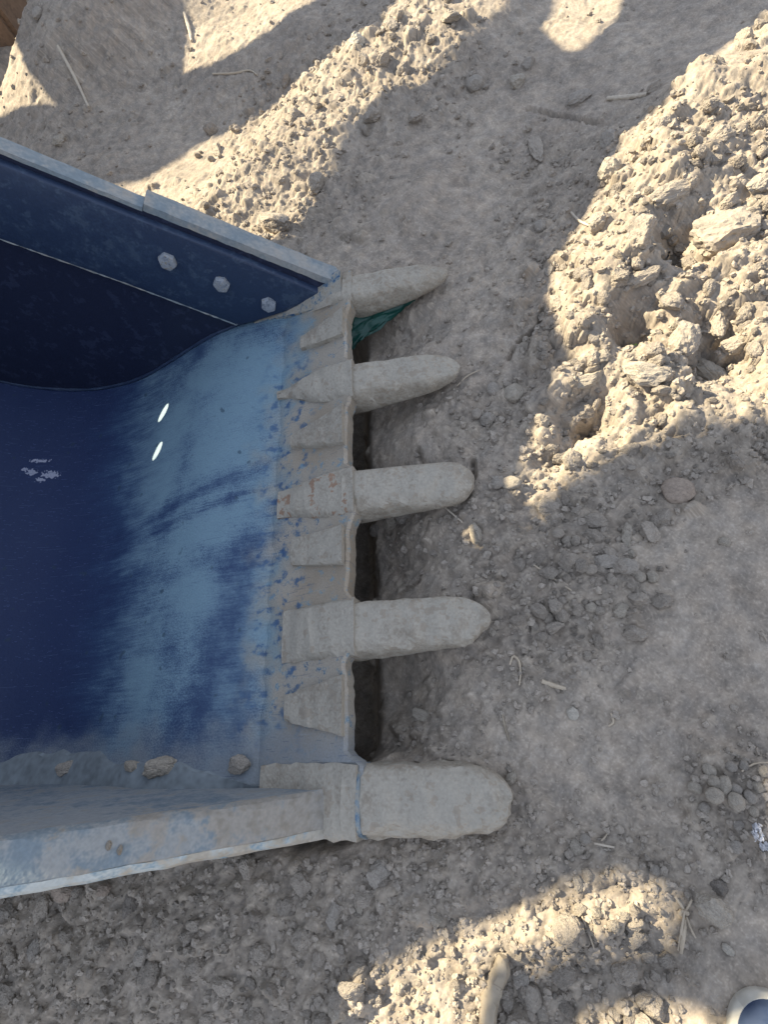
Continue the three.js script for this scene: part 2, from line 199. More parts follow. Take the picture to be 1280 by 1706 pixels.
// the floor's paint, rubbed and dusted: u runs across the bucket (1.3 m), v down the floor from the lip (1.3 m)
const FLU = 1.3, FLV = 1.3;
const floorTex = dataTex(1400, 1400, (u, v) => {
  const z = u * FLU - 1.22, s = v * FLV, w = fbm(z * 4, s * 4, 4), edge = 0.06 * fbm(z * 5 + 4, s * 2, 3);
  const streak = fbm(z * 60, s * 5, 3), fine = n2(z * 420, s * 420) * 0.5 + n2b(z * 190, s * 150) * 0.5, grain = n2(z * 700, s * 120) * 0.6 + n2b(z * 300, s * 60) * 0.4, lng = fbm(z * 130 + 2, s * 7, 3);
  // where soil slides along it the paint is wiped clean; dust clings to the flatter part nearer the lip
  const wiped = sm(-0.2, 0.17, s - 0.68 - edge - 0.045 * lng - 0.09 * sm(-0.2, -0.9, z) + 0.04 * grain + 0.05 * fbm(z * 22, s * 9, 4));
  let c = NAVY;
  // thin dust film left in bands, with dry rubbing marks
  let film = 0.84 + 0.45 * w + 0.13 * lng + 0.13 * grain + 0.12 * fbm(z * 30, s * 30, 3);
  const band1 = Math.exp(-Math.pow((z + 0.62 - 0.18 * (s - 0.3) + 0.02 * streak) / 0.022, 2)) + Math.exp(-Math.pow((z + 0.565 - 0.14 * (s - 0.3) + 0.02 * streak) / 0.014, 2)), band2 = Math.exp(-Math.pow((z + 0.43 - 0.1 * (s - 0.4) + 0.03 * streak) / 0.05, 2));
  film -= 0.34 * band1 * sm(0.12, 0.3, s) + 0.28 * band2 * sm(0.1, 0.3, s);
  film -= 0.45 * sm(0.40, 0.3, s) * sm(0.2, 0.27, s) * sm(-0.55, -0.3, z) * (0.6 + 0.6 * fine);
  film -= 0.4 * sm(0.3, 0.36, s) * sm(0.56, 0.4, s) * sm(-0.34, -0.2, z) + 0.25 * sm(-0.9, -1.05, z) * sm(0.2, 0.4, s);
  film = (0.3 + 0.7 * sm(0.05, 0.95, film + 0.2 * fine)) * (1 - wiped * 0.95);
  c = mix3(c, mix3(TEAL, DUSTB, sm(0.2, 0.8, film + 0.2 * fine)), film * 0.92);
  // caked soil near the lip, flaking into dark blue spots
  const cake = sm(0.29, 0.14, s + 0.07 * fbm(z * 9, s * 9 + 5, 3) + 0.05 * sm(-0.7, -1.0, z)), flake = fbm(z * 28, s * 28, 4) + 0.35 * fine;
  c = mix3(c, mix3(TAN, WARM, sm(-0.2, 0.5, w)), cake * sm(-0.42, 0.05, flake - 0.15 * (s - 0.05) + 0.3));
  c = mix3(c, [0.14, 0.27, 0.45], 0.7 * sm(0.14, 0.5, fbm(z * 24 + 7, s * 20, 4) + 0.25 * fine) * sm(0.09, 0.15, s) * sm(0.30, 0.2, s) * sm(-1.02, -0.8, z));
  // soil gathered along the near side, scuffs and paint chips further down
  c = mix3(c, [0.50, 0.52, 0.54], 0.85 * sm(-0.11, 0.0, z + 0.05 * fbm(s * 7, z * 9, 3) + 0.02 * fine));
  c = mix3(c, [0.16, 0.24, 0.30], 0.5 * sm(0.5, 0.62, fbm(z * 15 + 30, s * 15, 2)) * sm(0.2, 0.3, s));
  for (const [cs, cz, a, b] of [[1.005, -0.782, 0.022, 0.012], [1.06, -0.79, 0.014, 0.009], [1.03, -0.765, 0.012, 0.006], [1.045, -0.83, 0.025, 0.005], [1.08, -0.80, 0.008, 0.006]]) if (Math.hypot((s - cs + 0.004 * n2(z * 200, s * 200)) / a, (z - cz + 0.003 * n2(z * 260 + 3, s * 200)) / b) + 0.55 * n2b(z * 90, s * 90) < 1) c = [0.60, 0.62, 0.70];
  if (n2(z * 460, s * 8 + 3) > 0.84) c = mix3(c, NAVY, 0.3); if (n2b(z * 380 + 9, s * 5) > 0.87) c = mix3(c, [0.6, 0.66, 0.7], 0.28);
  if (s > 0.75 && n2b(z * 420, s * 26) > 0.86) c = mix3(c, [0.45, 0.5, 0.66], 0.55);
  const k = 1 + 0.09 * fine; return [c[0] * k, c[1] * k, c[2] * k];
}, true, false);
const wornTile = (dust, dark, bright, chip, amt = 0.75) => dataTex(768, 768, (u, v) => {
  const a = tfbm(u, v, 6, 5), b = tfbm(u + 0.5, v, 30, 4), c = tfbm(u, v + 0.3, 150, 2), st = vn(u * 12, v * 220, 3) * 0.5 + 0.25;
  let k = sm(0.35, 0.62, a * 0.5 + b * 0.4 + c * 0.15 + (dust - 0.5) * 0.8), col = mix3(dark, bright, k); col = mix3(col, chip, sm(0.63, 0.72, b + 0.25 * (c - 0.5)) * amt);
  const g = 1 + 0.10 * (c - 0.5) + 0.04 * (st - 0.5); return [col[0] * g, col[1] * g, col[2] * g];
}, true);
const bumpTile = dataTex(768, 768, (u, v) => { const k = 0.55 * tfbm(u, v, 20, 5) + 0.3 * tfbm(u, v, 110, 2) + 0.15 * tfbm(u + 0.2, v, 5, 2); return [k, k, k]; }, false);
bumpTile.repeat.set(2.2, 2.2);
const std = (map, rough, bump, rep = 1.6) => { map.repeat.set(rep, rep); return new THREE.MeshStandardMaterial({ map, roughness: rough, bumpMap: bumpTile, bumpScale: bump }); };
// painted bar whose lower end, towards the teeth, is crusted with dried mud (1.6 m along, 0.4 m round)
const muddy = (dark, bright, mud) => { const t = dataTex(1280, 320, (u, v) => { const r = u * 1.6, w = v * 0.4, a = fbm(r * 9, w * 9, 4), f = n2(r * 160, w * 160) * 0.5 + n2b(r * 70, w * 70) * 0.5; let c = mix3(dark, bright, sm(-0.35, 0.3, a + 0.3 * f)); const crust = sm(-0.12, 0.12, (r - 1.17) * 1.3 + 0.45 * fbm(r * 14 + 5, w * 14, 4) + 0.1 * f); c = mix3(c, mix3(mud, [mud[0] * 0.93, mud[1] * 0.92, mud[2] * 0.9], sm(0, 0.5, fbm(r * 30, w * 30, 3))), crust); const k = 1 + 0.06 * f; return c.map((q) => q * k); }, true); t.repeat.set(1 / 1.6, 1 / 0.4); return new THREE.MeshStandardMaterial({ map: t, roughness: 0.82, bumpMap: bumpTile, bumpScale: 0.002 }); };
const M = {
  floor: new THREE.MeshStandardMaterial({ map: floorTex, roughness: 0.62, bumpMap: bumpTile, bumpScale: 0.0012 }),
  navy: std(wornTile(0.3, [0.15, 0.215, 0.325], [0.20, 0.27, 0.37], [0.27, 0.33, 0.41], 0.4), 0.5, 0.0008),
  side: std(wornTile(0.2, [0.12, 0.15, 0.24], [0.145, 0.18, 0.275], [0.18, 0.215, 0.31]), 0.42, 0.0006),
  bar: std(wornTile(0.5, [0.46, 0.515, 0.555], [0.56, 0.575, 0.58], [0.58, 0.58, 0.57]), 0.8, 0.002, 1.1),
  mid: muddy([0.46, 0.515, 0.555], [0.56, 0.575, 0.58], [0.575, 0.56, 0.535]),
  rim: muddy([0.50, 0.60, 0.67], [0.70, 0.735, 0.745], [0.66, 0.645, 0.61]),  // paler than mid: rubbed paint, plus sky brightness put into the colour
  lip: std(wornTile(0.6, [0.13, 0.3, 0.47], [0.6, 0.585, 0.55], [0.55, 0.52, 0.47]), 0.85, 0.003, 3),
  steel: std(wornTile(0.6, [0.565, 0.53, 0.48], [0.64, 0.615, 0.57], [0.53, 0.48, 0.42], 0.45), 0.85, 0.0045, 1.9),
  dust: std(wornTile(0.6, [0.42, 0.48, 0.53], [0.56, 0.58, 0.595], [0.56, 0.56, 0.55]), 0.9, 0.003, 1.2),
  rust: std(wornTile(0.6, [0.565, 0.53, 0.48], [0.64, 0.615, 0.57], [0.54, 0.42, 0.34]), 0.9, 0.0045, 2.1),
  paint: std(wornTile(0.5, [0.27, 0.40, 0.53], [0.5, 0.54, 0.56], [0.58, 0.56, 0.52]), 0.6, 0.001, 3),
  bolt: std(wornTile(0.6, [0.32, 0.36, 0.42], [0.56, 0.59, 0.63], [0.5, 0.47, 0.42]), 0.7, 0.002, 5),
};
const bucket = base('excavator_bucket', 'blue dusty excavator bucket with five steel teeth resting on the soil', 'bucket');
const lipJag = (z) => -0.007 - 0.012 * (() => { const g = ((z % PITCH) + PITCH) % PITCH; return z > 0 || z < -1.12 ? 0 : sm(TOOTHW - 0.01, TOOTHW + 0.035, g) * sm(PITCH + 0.005, PITCH - 0.012, g); })() + 0.0015 * n2(z * 31, 7) + 0.0018 * n2(z * 12, 1) + 0.001 * n2(z * 60, 2) + 0.012 * sm(0.03, 0.0, Math.abs(z + 0.165)) * -1 + 0.014 * sm(-0.02, 0.0, z) + 0.006 * sm(-0.57, -0.53, z) * sm(-0.3, -0.34, z);
{ // floor: one thick curved sheet
  const na = 110, nzs = 120, P = [], U = [], I = [], T = 0.03;
  const row = (k, top) => { const p = profPts[k], q = profPts[Math.min(NP, k + 1)], r = profPts[Math.max(0, k - 1)], t = q.clone().sub(r).normalize(), n = V(t.y, -t.x, 0);
    for (let j = 0; j <= nzs; j++) { const z0 = zFar(p.y) - 0.004, z1 = zNear(p.y) + 0.004, z = lerp(z0, z1, j / nzs), e = top ? 0.0016 * fbm(z * 7, arcs[k] * 7, 3) : 0; const s = top ? 0 : T; const o = k < 2 ? lipJag(z) * (k ? 0.5 : 1) - 0.012 : 0;
      P.push(p.x + o - n.x * -s * 1 + (0), p.y - 0.009 * sm(0.25, 0.2, arcs[k]) + n.y * -s * -1 * -1 * -1 + e, z); U.push((z + 1.22) / FLU, arcs[k] / FLV); } };
  for (let k = 0; k <= NP; k++) row(k, true);
  for (let k = 0; k <= NP; k++) { const p = profPts[k], q = profPts[Math.min(NP, k + 1)], r = profPts[Math.max(0, k - 1)], t = q.clone().sub(r).normalize(), n = V(-t.y, t.x, 0); if (n.x * 0 + n.y > 0 || k > 70) { /* outward is away from the cavity */ }
    const cav = V(-0.75, 0.45, 0).sub(p).normalize(), sgn = n.dot(cav) > 0 ? -1 : 1;
    for (let j = 0; j <= nzs; j++) { const z = lerp(zFar(p.y) - 0.004, zNear(p.y) + 0.004, j / nzs), o = k < 2 ? lipJag(z) * (k ? 0.5 : 1) - 0.012 : 0; P.push(p.x + n.x * sgn * T + o, p.y + n.y * sgn * T - 0.009, z); U.push((z + 1.22) / FLU, arcs[k] / FLV); } }
  const W = nzs + 1, B0 = (NP + 1) * W;
  for (let k = 0; k < NP; k++) for (let j = 0; j < nzs; j++) { const a = k * W + j; I.push(a, a + W, a + 1, a + 1, a + W, a + W + 1); const b = B0 + a; I.push(b, b + 1, b + W, b + 1, b + W + 1, b + W); }
  for (let j = 0; j < nzs; j++) { I.push(j, j + 1, B0 + j, j + 1, B0 + j + 1, B0 + j); const a = NP * W + j; I.push(a, B0 + a, a + 1, a + 1, B0 + a, B0 + a + 1); }
  const g = new THREE.BufferGeometry(); g.setAttribute('position', new THREE.Float32BufferAttribute(P, 3)); g.setAttribute('uv', new THREE.Float32BufferAttribute(U, 2)); g.setIndex(I);
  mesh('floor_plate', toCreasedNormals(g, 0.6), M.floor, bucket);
}
{ // cutting edge: thicker worn plate along the lip
  const rings = []; for (let j = 0; j <= 150; j++) { const z = lerp(-1.125, 0.085, j / 150), e = lipJag(z), b = -0.215 + 0.003 * n2(z * 9, 5);
    rings.push([V(e, -0.004 + 0.003 * n2(z * 20, 8), z), V(e - 0.006, 0.001, z), V(-0.09, floorY(-0.09) + 0.0005, z), V(-0.15, floorY(-0.15) - 0.002, z), V(-0.185, floorY(-0.185) - 0.005, z), V(b, floorY(b) - 0.0075, z), V(b - 0.012, floorY(b) - 0.016, z), V(-0.18, -0.075, z), V(-0.03, -0.05, z), V(e + 0.002, -0.036, z)]); }
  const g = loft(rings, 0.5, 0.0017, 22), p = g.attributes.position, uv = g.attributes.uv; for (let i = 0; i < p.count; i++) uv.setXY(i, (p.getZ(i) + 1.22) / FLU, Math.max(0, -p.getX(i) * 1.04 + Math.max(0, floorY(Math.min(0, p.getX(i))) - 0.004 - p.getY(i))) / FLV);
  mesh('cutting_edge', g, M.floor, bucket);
}
// side plates, their inner wear strips, top bars, bolts
const TOP = [[-0.03, -0.035], [-0.084, 0.007], [-0.24, 0.142], [-0.41, 0.29], [-0.6, 0.458], [-0.78, 0.6], [-0.98, 0.72], [-1.2, 0.76]];
function hull(p) { const q = [...p].sort((a, b) => a.x - b.x || a.y - b.y), half = (l) => { const h = []; for (const v of l) { while (h.length > 1 && (h[h.length - 1].x - h[h.length - 2].x) * (v.y - h[h.length - 2].y) - (h[h.length - 1].y - h[h.length - 2].y) * (v.x - h[h.length - 2].x) <= 0) h.pop(); h.push(v); } h.pop(); return h; }; return [...half(q), ...half([...q].reverse())]; }
function sunHole(x, z, deep = 0) {                                                  // slots added to the far plate so two streaks of sun reach the floor
  return Array.from({ length: 20 }, (_, i) => { const a = i / 20 * 6.283, u = 0.029 * Math.cos(a), v = 0.0115 * Math.sin(a), q = V(x + u * 0.52 + v * 0.85, 0, z - u * 0.85 + v * 0.52); q.y = floorY(q.x); let t = 0; for (let k = 0; k < 6; k++) { const y = q.y - SUNV.y * t; t = (q.z - zFar(y) + deep) / SUNV.z; } return new THREE.Vector2(q.x - SUNV.x * t, q.y - SUNV.y * t); });
}
function sidePlate(sgn) {
  const zin = (y) => (sgn < 0 ? zFar(y) : zNear(y)), slab = (pts, off, th, cham, holes = []) => { // outline in x, y leaning with the side; off = inward of the plate's face
    const sh = new THREE.Shape(pts.map(([x, y]) => new THREE.Vector2(x, y))); for (const h of holes) sh.holes.push(new THREE.Path(h)); const g = new THREE.ExtrudeGeometry(sh, { depth: th, bevelEnabled: cham > 0, bevelSize: cham, bevelThickness: cham, bevelOffset: -cham, bevelSegments: 2, curveSegments: 4 });
    const p = g.attributes.position; for (let i = 0; i < p.count; i++) { const x = p.getX(i), y = p.getY(i), d = p.getZ(i); p.setZ(i, zin(y) + sgn * (d + off)); }
    if (sgn < 0) { const q = p.array; for (let i = 0; i < p.count; i += 3) for (let k = 0; k < 3; k++) { const t = q[i * 3 + 3 + k]; q[i * 3 + 3 + k] = q[i * 3 + 6 + k]; q[i * 3 + 6 + k] = t; } }
    g.deleteAttribute('normal'); g.deleteAttribute('uv'); return metreUV(toCreasedNormals(g, 0.6)); };
  const lowAll = profPts.filter((_, i) => i > 3 && i % 3 === 0).map((p) => [p.x, p.y - 0.012]);
  const C0 = [-1.298, 0.08], C1 = [-1.0, 0.7236], tidy = (l) => l.filter((q, i, a) => !i || Math.hypot(q[0] - a[i - 1][0], q[1] - a[i - 1][1]) > 0.004);
  mesh('side_plate', slab(tidy([...TOP.filter((q) => q[0] > -0.99), C1, C0, ...lowAll.filter((q) => q[0] > -1.285 && q[1] < 0.07).reverse()]), 0, 0.032, 0, sgn < 0 ? [hull([...sunHole(-0.607, -0.905), ...sunHole(-0.607, -0.905, 0.032)])] : []), sgn < 0 ? M.side : M.dust, bucket);
  const rear = slab(tidy([C1, ...TOP.filter((q) => q[0] < -1.01), ...lowAll.filter((q) => q[0] < -1.31 || q[1] > 0.1).reverse(), C0]), 0, 0.003, 0, sgn < 0 ? [sunHole(-0.604, -0.777)] : []);
  mesh('rear_side_plate', rear, sgn < 0 ? M.side : M.dust, bucket);
  if (sgn < 0) mesh('wear_strip', slab([[-0.09, -0.012], [-0.24, 0.128], [-0.41, 0.275], [-0.6, 0.443], [-0.78, 0.585], [-0.82, 0.61], [-0.86, 0.42], [-0.75, 0.323], [-0.56, 0.156], [-0.348, -0.04], [-0.3, -0.045], [-0.2, -0.038]], -0.014, 0.0125, 0.004), sgn < 0 ? M.navy : M.dust, bucket);
  const bar = (x0, x1, sec) => { const rings = [], N = 60; for (let k = 0; k <= N; k++) { const x = lerp(x0, x1, k / N); let i = 0; while (i < TOP.length - 2 && TOP[i + 1][0] > x) i++; const [ax, ay] = TOP[i], [bx, by] = TOP[i + 1], t = (x - ax) / (bx - ax), y = lerp(ay, by, t), L = Math.hypot(bx - ax, by - ay), n = [(by - ay) / L, -(bx - ax) / L]; if (n[1] < 0) { n[0] *= -1; n[1] *= -1; }
      const low = sgn > 0 ? lerp(-0.25, 1, sm(-0.015, -0.16, x)) : 1; rings.push(sec.map(([w, hgt]) => { const q = hgt > 0 ? hgt * low : hgt; return V(x + n[0] * q, y + n[1] * q, zin(y) + sgn * w); })); }
    return loft(sgn < 0 ? rings : rings.map((r) => [...r].reverse()), 0.5, 0.0016, 26, true); };
  if (sgn < 0) {
    mesh('side_cutter', bar(-0.40, -0.055, [[-0.002, 0.002], [0.0005, 0.018], [0.04, 0.02], [0.062, 0.008], [0.064, -0.06], [0.034, -0.06], [0.034, 0.001]]), M.bar, bucket);
    mesh('top_rim', bar(-1.19, -0.401, [[-0.004, 0.001], [-0.002, 0.01], [0.033, 0.01], [0.036, 0.002], [0.035, -0.02], [0.034, 0]]), M.bar, bucket);
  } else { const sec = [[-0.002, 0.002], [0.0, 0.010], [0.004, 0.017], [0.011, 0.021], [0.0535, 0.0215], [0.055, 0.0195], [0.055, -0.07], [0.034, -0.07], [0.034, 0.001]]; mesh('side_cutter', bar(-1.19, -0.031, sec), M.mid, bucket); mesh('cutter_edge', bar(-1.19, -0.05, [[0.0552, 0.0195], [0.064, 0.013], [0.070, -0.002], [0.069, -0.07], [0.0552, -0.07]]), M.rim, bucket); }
}
sidePlate(-1); sidePlate(1);
for (const [x, y, dz, r] of [[-0.409, 0.174, 0, 0.0215], [-0.318, 0.084, 1, 0.0205], [-0.232, -0.002, 2, 0.0205]]) { // hex bolt heads on the far wear strip
  const rings = [], th0 = 0.3 + dz * 0.4; const ring = (r2, d) => Array.from({ length: 18 }, (_, i) => { const a = th0 + i / 18 * Math.PI * 2, hx = Math.cos(Math.PI / 6) / Math.cos(((a - th0 + Math.PI * 2) % (Math.PI / 3)) - Math.PI / 6), rad = r2 * lerp(hx / 1.0, 1, 0.15), yy = y + Math.sin(a) * rad; return V(x + Math.cos(a) * rad, yy, zFar(yy) + 0.013 + d); });
  rings.push(ring(r, 0), ring(r, 0.012), ring(r * 0.9, 0.0165), ring(r * 0.6, 0.0185), ring(r * 0.2, 0.019));
  mesh('bolt', loft(rings, 0.55, 0.0009, 90), M.bolt, bucket);
}
{ // weld bead along the far junction and at the lip corner
  const rings = []; for (let k = 4; k < 90; k += 1) { const p = profPts[k], y = p.y + 0.004; rings.push(Array.from({ length: 6 }, (_, i) => { const a = i / 6 * 6.283, r = 0.005 + 0.0012 * n2(k * 0.9, 3); return V(p.x, y + Math.sin(a) * r, zFar(y) + Math.cos(a) * r + 0.001); })); }
  mesh('weld_and_lit_bead', loft(rings, 2), M.navy, bucket);
  const litEdge = []; for (let k = 0; k <= 60; k++) { const t = k / 60, x = lerp(-0.88, -0.346, t), y = x < -0.75 ? 0.323 + (-0.75 - x) * 0.88 : x < -0.56 ? lerp(0.323, 0.156, (x + 0.75) / 0.19) : lerp(0.156, -0.042, (x + 0.56) / 0.212); litEdge.push(Array.from({ length: 7 }, (_, i) => { const a = i / 7 * 6.283, r = 0.0046 + 0.0012 * n2(k * 0.8, 9); return V(x + Math.cos(a) * r * 0.7, y + Math.cos(a) * r * 0.7, zFar(y) + 0.013 + Math.sin(a) * r * 1.1); })); }
  mesh('weld_and_lit_bead', loft(litEdge, 2), M.bar, bucket);  // pale bead: light caught by the wear strip's lower edge, put into its colour
  const corner = []; for (let k = 0; k <= 20; k++) { const x = lerp(-0.30, -0.03, k / 20), w = 0.012 + 0.04 * sm(0, 1, k / 20), hh = 0.004 + 0.02 * sm(0, 1, k / 20), y = floorY(x); corner.push([V(x, y - 0.01, zFar(y) - 0.02), V(x, y + hh + 0.002, zFar(y) - 0.02), V(x, y + hh, zFar(y) + w * 0.4), V(x, y + 0.004, zFar(y) + w), V(x, y - 0.01, zFar(y) + w)]); }
  mesh('weld_fillet', loft(corner, 0.6, 0.002, 30), M.lip, bucket);
}
// teeth: a worn cast point on an adapter nose, straps back over the lip
function superRing(x, zc, w, yt, yb, e = 3.2, n = 28) { return Array.from({ length: n }, (_, i) => { const a = i / n * Math.PI * 2, c = Math.cos(a), s = Math.sin(a), ww = s > 0 ? w * 0.94 : w; return V(x, (yt + yb) / 2 + (yt - yb) / 2 * Math.sign(s) * Math.pow(Math.abs(s), 2 / e), zc + ww * Math.sign(c) * Math.pow(Math.abs(c), 2 / e)); }); }
for (let k = 0; k < 5; k++) {
  const zc = (k - 4) * PITCH + TOOTHW / 2 + [-0.006, -0.001, 0, 0, 0.002][k], L = [0.232, 0.235, 0.238, 0.236, 0.24][k], W = [0.046, 0.051, 0.052, 0.053, 0.056][k], rings = [], blunt = [0.5, 0.6, 0.75, 0.62, 0.62][k];
  const tooth = new THREE.Group(); tooth.name = 'tooth'; bucket.add(tooth);
  for (let i = 0; i <= 34; i++) {
    const t = i / 34, x = -0.03 + (L + 0.03) * (1 - Math.pow(1 - t, 1.5)), q = Math.max(0, x / L), tip = clamp((q - blunt) / (1 - blunt));
    const w = Math.max(0.006, W * (1 - [0.2, 0.16, 0.1, 0.13, 0.08][k] * q) * Math.sqrt(Math.max(0, 1 - Math.pow(tip, 2.3) * 0.985)));
    const yt = 0.004 - 0.010 * q - 0.012 * q * q - 0.014 * Math.pow(tip, 3), yb = -0.088 + 0.032 * q + 0.014 * Math.pow(tip, 3);
    rings.push(superRing(x, zc + 0.004 * (q - 0.3) * [-1.6, 0.2, 1, -0.5, 0][k], w, yt, yb, lerp(3.6, 2.7, q)));
  }
  mesh('point', loft(rings, 0.9, 0.0052, 15 + k * 1.7), M.steel, tooth);
  if (k === 4) mesh('paint_seam', loft([0, 1].map((i) => superRing(-0.004 + 0.007 * i, zc, W * 1.02, 0.0085, -0.085, 3.4)), 0.6), M.paint, tooth);
  // adapter strap on the lip
  if (k === 0 || k === 4) {
    const s = k ? 1 : -1, r2 = []; for (let i = 0; i <= 18; i++) { const x = lerp(k ? -0.2 : -0.14, -0.004, i / 18), q = i / 18, hh = lerp(0.002, 0.012, sm(0, 0.6, q)) - 0.005 * sm(0.6, 1, q), z0 = zc - W * (k ? 1.0 : lerp(0.55, 1.0, q)), z1 = zc + W * (k ? 1.0 : lerp(0.4, 1.0, q)); r2.push([V(x, -0.06, z0), V(x, floorY(x) + hh * 0.5, z0), V(x, floorY(x) + hh, z0 + 0.008), V(x, floorY(x) + hh, z1 - 0.01), V(x, floorY(x) + hh * 0.4, z1), V(x, -0.06, z1)].reverse()); }
    mesh('adapter', loft(r2, 0.9, 0.006, 18), M.steel, tooth);
  } else {
    const r2 = [], back = [0, -0.215, -0.195, -0.165][k], tail = [0, 0.2, 0.62, 0.95][k], off = [0, -0.034, -0.012, 0][k];
    for (let i = 0; i <= 22; i++) { const q = i / 22, x = lerp(back, -0.004, q), ww = W * lerp(tail, 1.0, sm(0, 0.75, q)), zz = zc + off * (1 - q), hh = lerp(0.005, 0.017, sm(0, 0.4, q)) - 0.008 * sm(0.6, 1, q), y = floorY(Math.min(0, x)); r2.push([V(x, y - 0.04, zz - ww), V(x, y + hh * 0.3, zz - ww), V(x, y + hh, zz - ww + 0.009), V(x, y + hh * 1.05, zz), V(x, y + hh, zz + ww - 0.012), V(x, y + hh * 0.2, zz + ww), V(x, y - 0.04, zz + ww)].reverse()); }
    mesh('adapter', loft(r2, 0.9, 0.004, 24), k === 2 ? M.rust : M.steel, tooth);
  }
}
// wedge shrouds on the lip between the teeth
for (const [zb, wb, zf, wf, x0] of [[-0.955, 0.018, -0.955, 0.042, -0.15], [-0.672, 0.016, -0.665, 0.05, -0.165], [-0.400, 0.03, -0.385, 0.04, -0.15], [-0.094, 0.022, -0.092, 0.05, -0.15]]) {
  const r = []; for (let i = 0; i <= 14; i++) { const q = i / 14, x = lerp(x0, -0.024, q), z = lerp(zb, zf, q), w = lerp(wb, wf, q), hh = lerp(0.012, 0.024, q), y = floorY(x); r.push([V(x, y - 0.02, z - w), V(x, y + hh - 0.004, z - w), V(x, y + hh, z - w + 0.005), V(x, y + hh, z + w - 0.005), V(x, y + hh - 0.004, z + w), V(x, y - 0.02, z + w)].reverse()); }
  mesh('lip_shroud', loft(r, 0.8, 0.0035, 28), M.steel, bucket);
}
const barTop = (x) => { let i = 0; while (i < TOP.length - 2 && TOP[i + 1][0] > x) i++; const [ax, ay] = TOP[i], [bx, by] = TOP[i + 1]; return lerp(ay, by, (x - ax) / (bx - ax)) + 0.03; };
// ------------------------------------------------------------------ stones, clods, sticks and scraps lying about
function place(px, py) { let p = at(px, py); for (let i = 0; i < 4; i++) p = at(px, py, ground(p.x, p.z)); p.y = ground(p.x, p.z); return p; }
function rockGeo(kind, s) {                                              // kind: 0 rounded, 1 broken clod, 2 flat slab
  let g = new THREE.IcosahedronGeometry(1, kind === 0 ? 7 : 9); g.deleteAttribute('uv'); g.deleteAttribute('normal'); g = mergeVertices(g, 1e-4);
  const p = g.attributes.position, v = V(), cuts = []; for (let i = 0; i < (kind ? 13 : 6); i++) { const u = rr(-1, 1), a = rr(0, 6.283), q = Math.sqrt(1 - u * u); cuts.push([V(q * Math.cos(a), u, q * Math.sin(a)), rr(kind ? 0.58 : 0.74, 0.96)]); }
  const o = rr(0, 90);
  for (let i = 0; i < p.count; i++) { v.fromBufferAttribute(p, i); const w = v.clone(); for (const [n, d] of cuts) { const e = v.dot(n) - d; if (e > 0) v.addScaledVector(n, -e * 0.93); }
    const k = 1 + (kind ? 0.09 : 0.06) * n3(w.x * 1.7 + o, w.y * 1.7, w.z * 1.7) + (kind ? 0.06 : 0.025) * n3(w.x * 4.5, w.y * 4.5 + o, w.z * 4.5) + (kind ? 0.035 : 0.012) * n3(w.x * 11, w.y * 11 + o, w.z * 11); v.multiplyScalar(k); p.setXYZ(i, v.x, v.y, v.z); }
  return toCreasedNormals(g, kind ? 0.5 : 0.9);
}
const rocks = [0, 1, 2].map((k) => Array.from({ length: 7 }, (_, i) => metreUV(rockGeo(k, i))));
const rockMats = {}; // tone of each stone, with grain
const grain = dataTex(512, 512, (u, v) => { const k = 0.72 + 0.5 * (tfbm(u, v, 8, 5) - 0.5) + 0.35 * (tfbm(u, v, 90, 2) - 0.5); return [k, k * 0.99, k * 0.975]; }, false), grainBump = dataTex(512, 512, (u, v) => { const k = tfbm(u, v, 14, 6); return [k, k, k]; }, false);
const TONES = { soil: [0.44, 0.39, 0.335], pale: [0.48, 0.43, 0.365], white: [0.66, 0.61, 0.53], brown: [0.42, 0.345, 0.285], grey: [0.43, 0.39, 0.345], dark: [0.28, 0.25, 0.22], green: [0.36, 0.38, 0.30] };
const rockMat = (t) => rockMats[t] ??= new THREE.MeshStandardMaterial({ color: new THREE.Color().setRGB(...TONES[t]), map: grain, bumpMap: grainBump, bumpScale: 0.0016, roughness: 0.97 });
let rk = 0;
function rock(name, category, label, px, py, a, b, ang, kind, tone, sink = 0.25, hr = 0.8, group) {
  const p = place(px, py), k = depthOf(p) / FOC, A = a * k, B = b * k * 1.06, Hh = Math.min(A, B) * (kind === 2 ? 0.5 : hr);
  const o = mesh(name, rocks[kind][rk++ % 7], rockMat(tone)); o.scale.set(A, Hh, B); o.rotation.set(rr(-0.12, 0.12), -ang * Math.PI / 180, rr(-0.12, 0.12), 'YXZ');
  o.position.set(p.x, p.y + Hh * (0.6 - sink), p.z); return tag(o, label, category, group);
}
const S = (label, ...r) => rock('stone', 'stone', label, ...r), K = (label, ...r) => rock('soil_clod', 'soil clod', label, ...r);
S('round pale stone on shaded soil right of the second tooth', 857, 657, 17, 16, 0, 0, 'pale', 0.35);
S('large round reddish brown stone on the right below the sunlit patch', 1129, 820, 27, 24, 10, 0, 'brown', 0.35, 0.6);
S('tiny pale round pebble on smooth soil below the third rank of pebbles', 955, 1188, 10, 11, 0, 0, 'white', 0.4, 0.5);
S('flat leaf shaped stone on the soil between the two nearest teeth', 706, 1191, 23, 11, 24, 2, 'pale', 0.1);
S('squarish stone half sunk in soil just below the nearest tooth', 630, 1456, 21, 20, 20, 1, 'grey', 0.5, 0.6);
S('small pale stone on shaded soil under the nearest tooth tip', 727, 1531, 13, 10, 20, 1, 'pale', 0.3);
S('big pale angular stone at the lower right above the shoe', 1189, 1512, 31, 21, 42, 1, 'pale', 0.35, 0.7);
S('dark brown stone touching the big pale angular stone', 1199, 1480, 15, 12, 0, 1, 'dark', 0.45);
S('small white pebble right above the shoe', 1213, 1581, 11, 7, 45, 0, 'white', 0.35);
S('pale grey stone leaning at the top middle of the shaded ground', 862, 139, 13, 17, 15, 1, 'pale', 0.2);
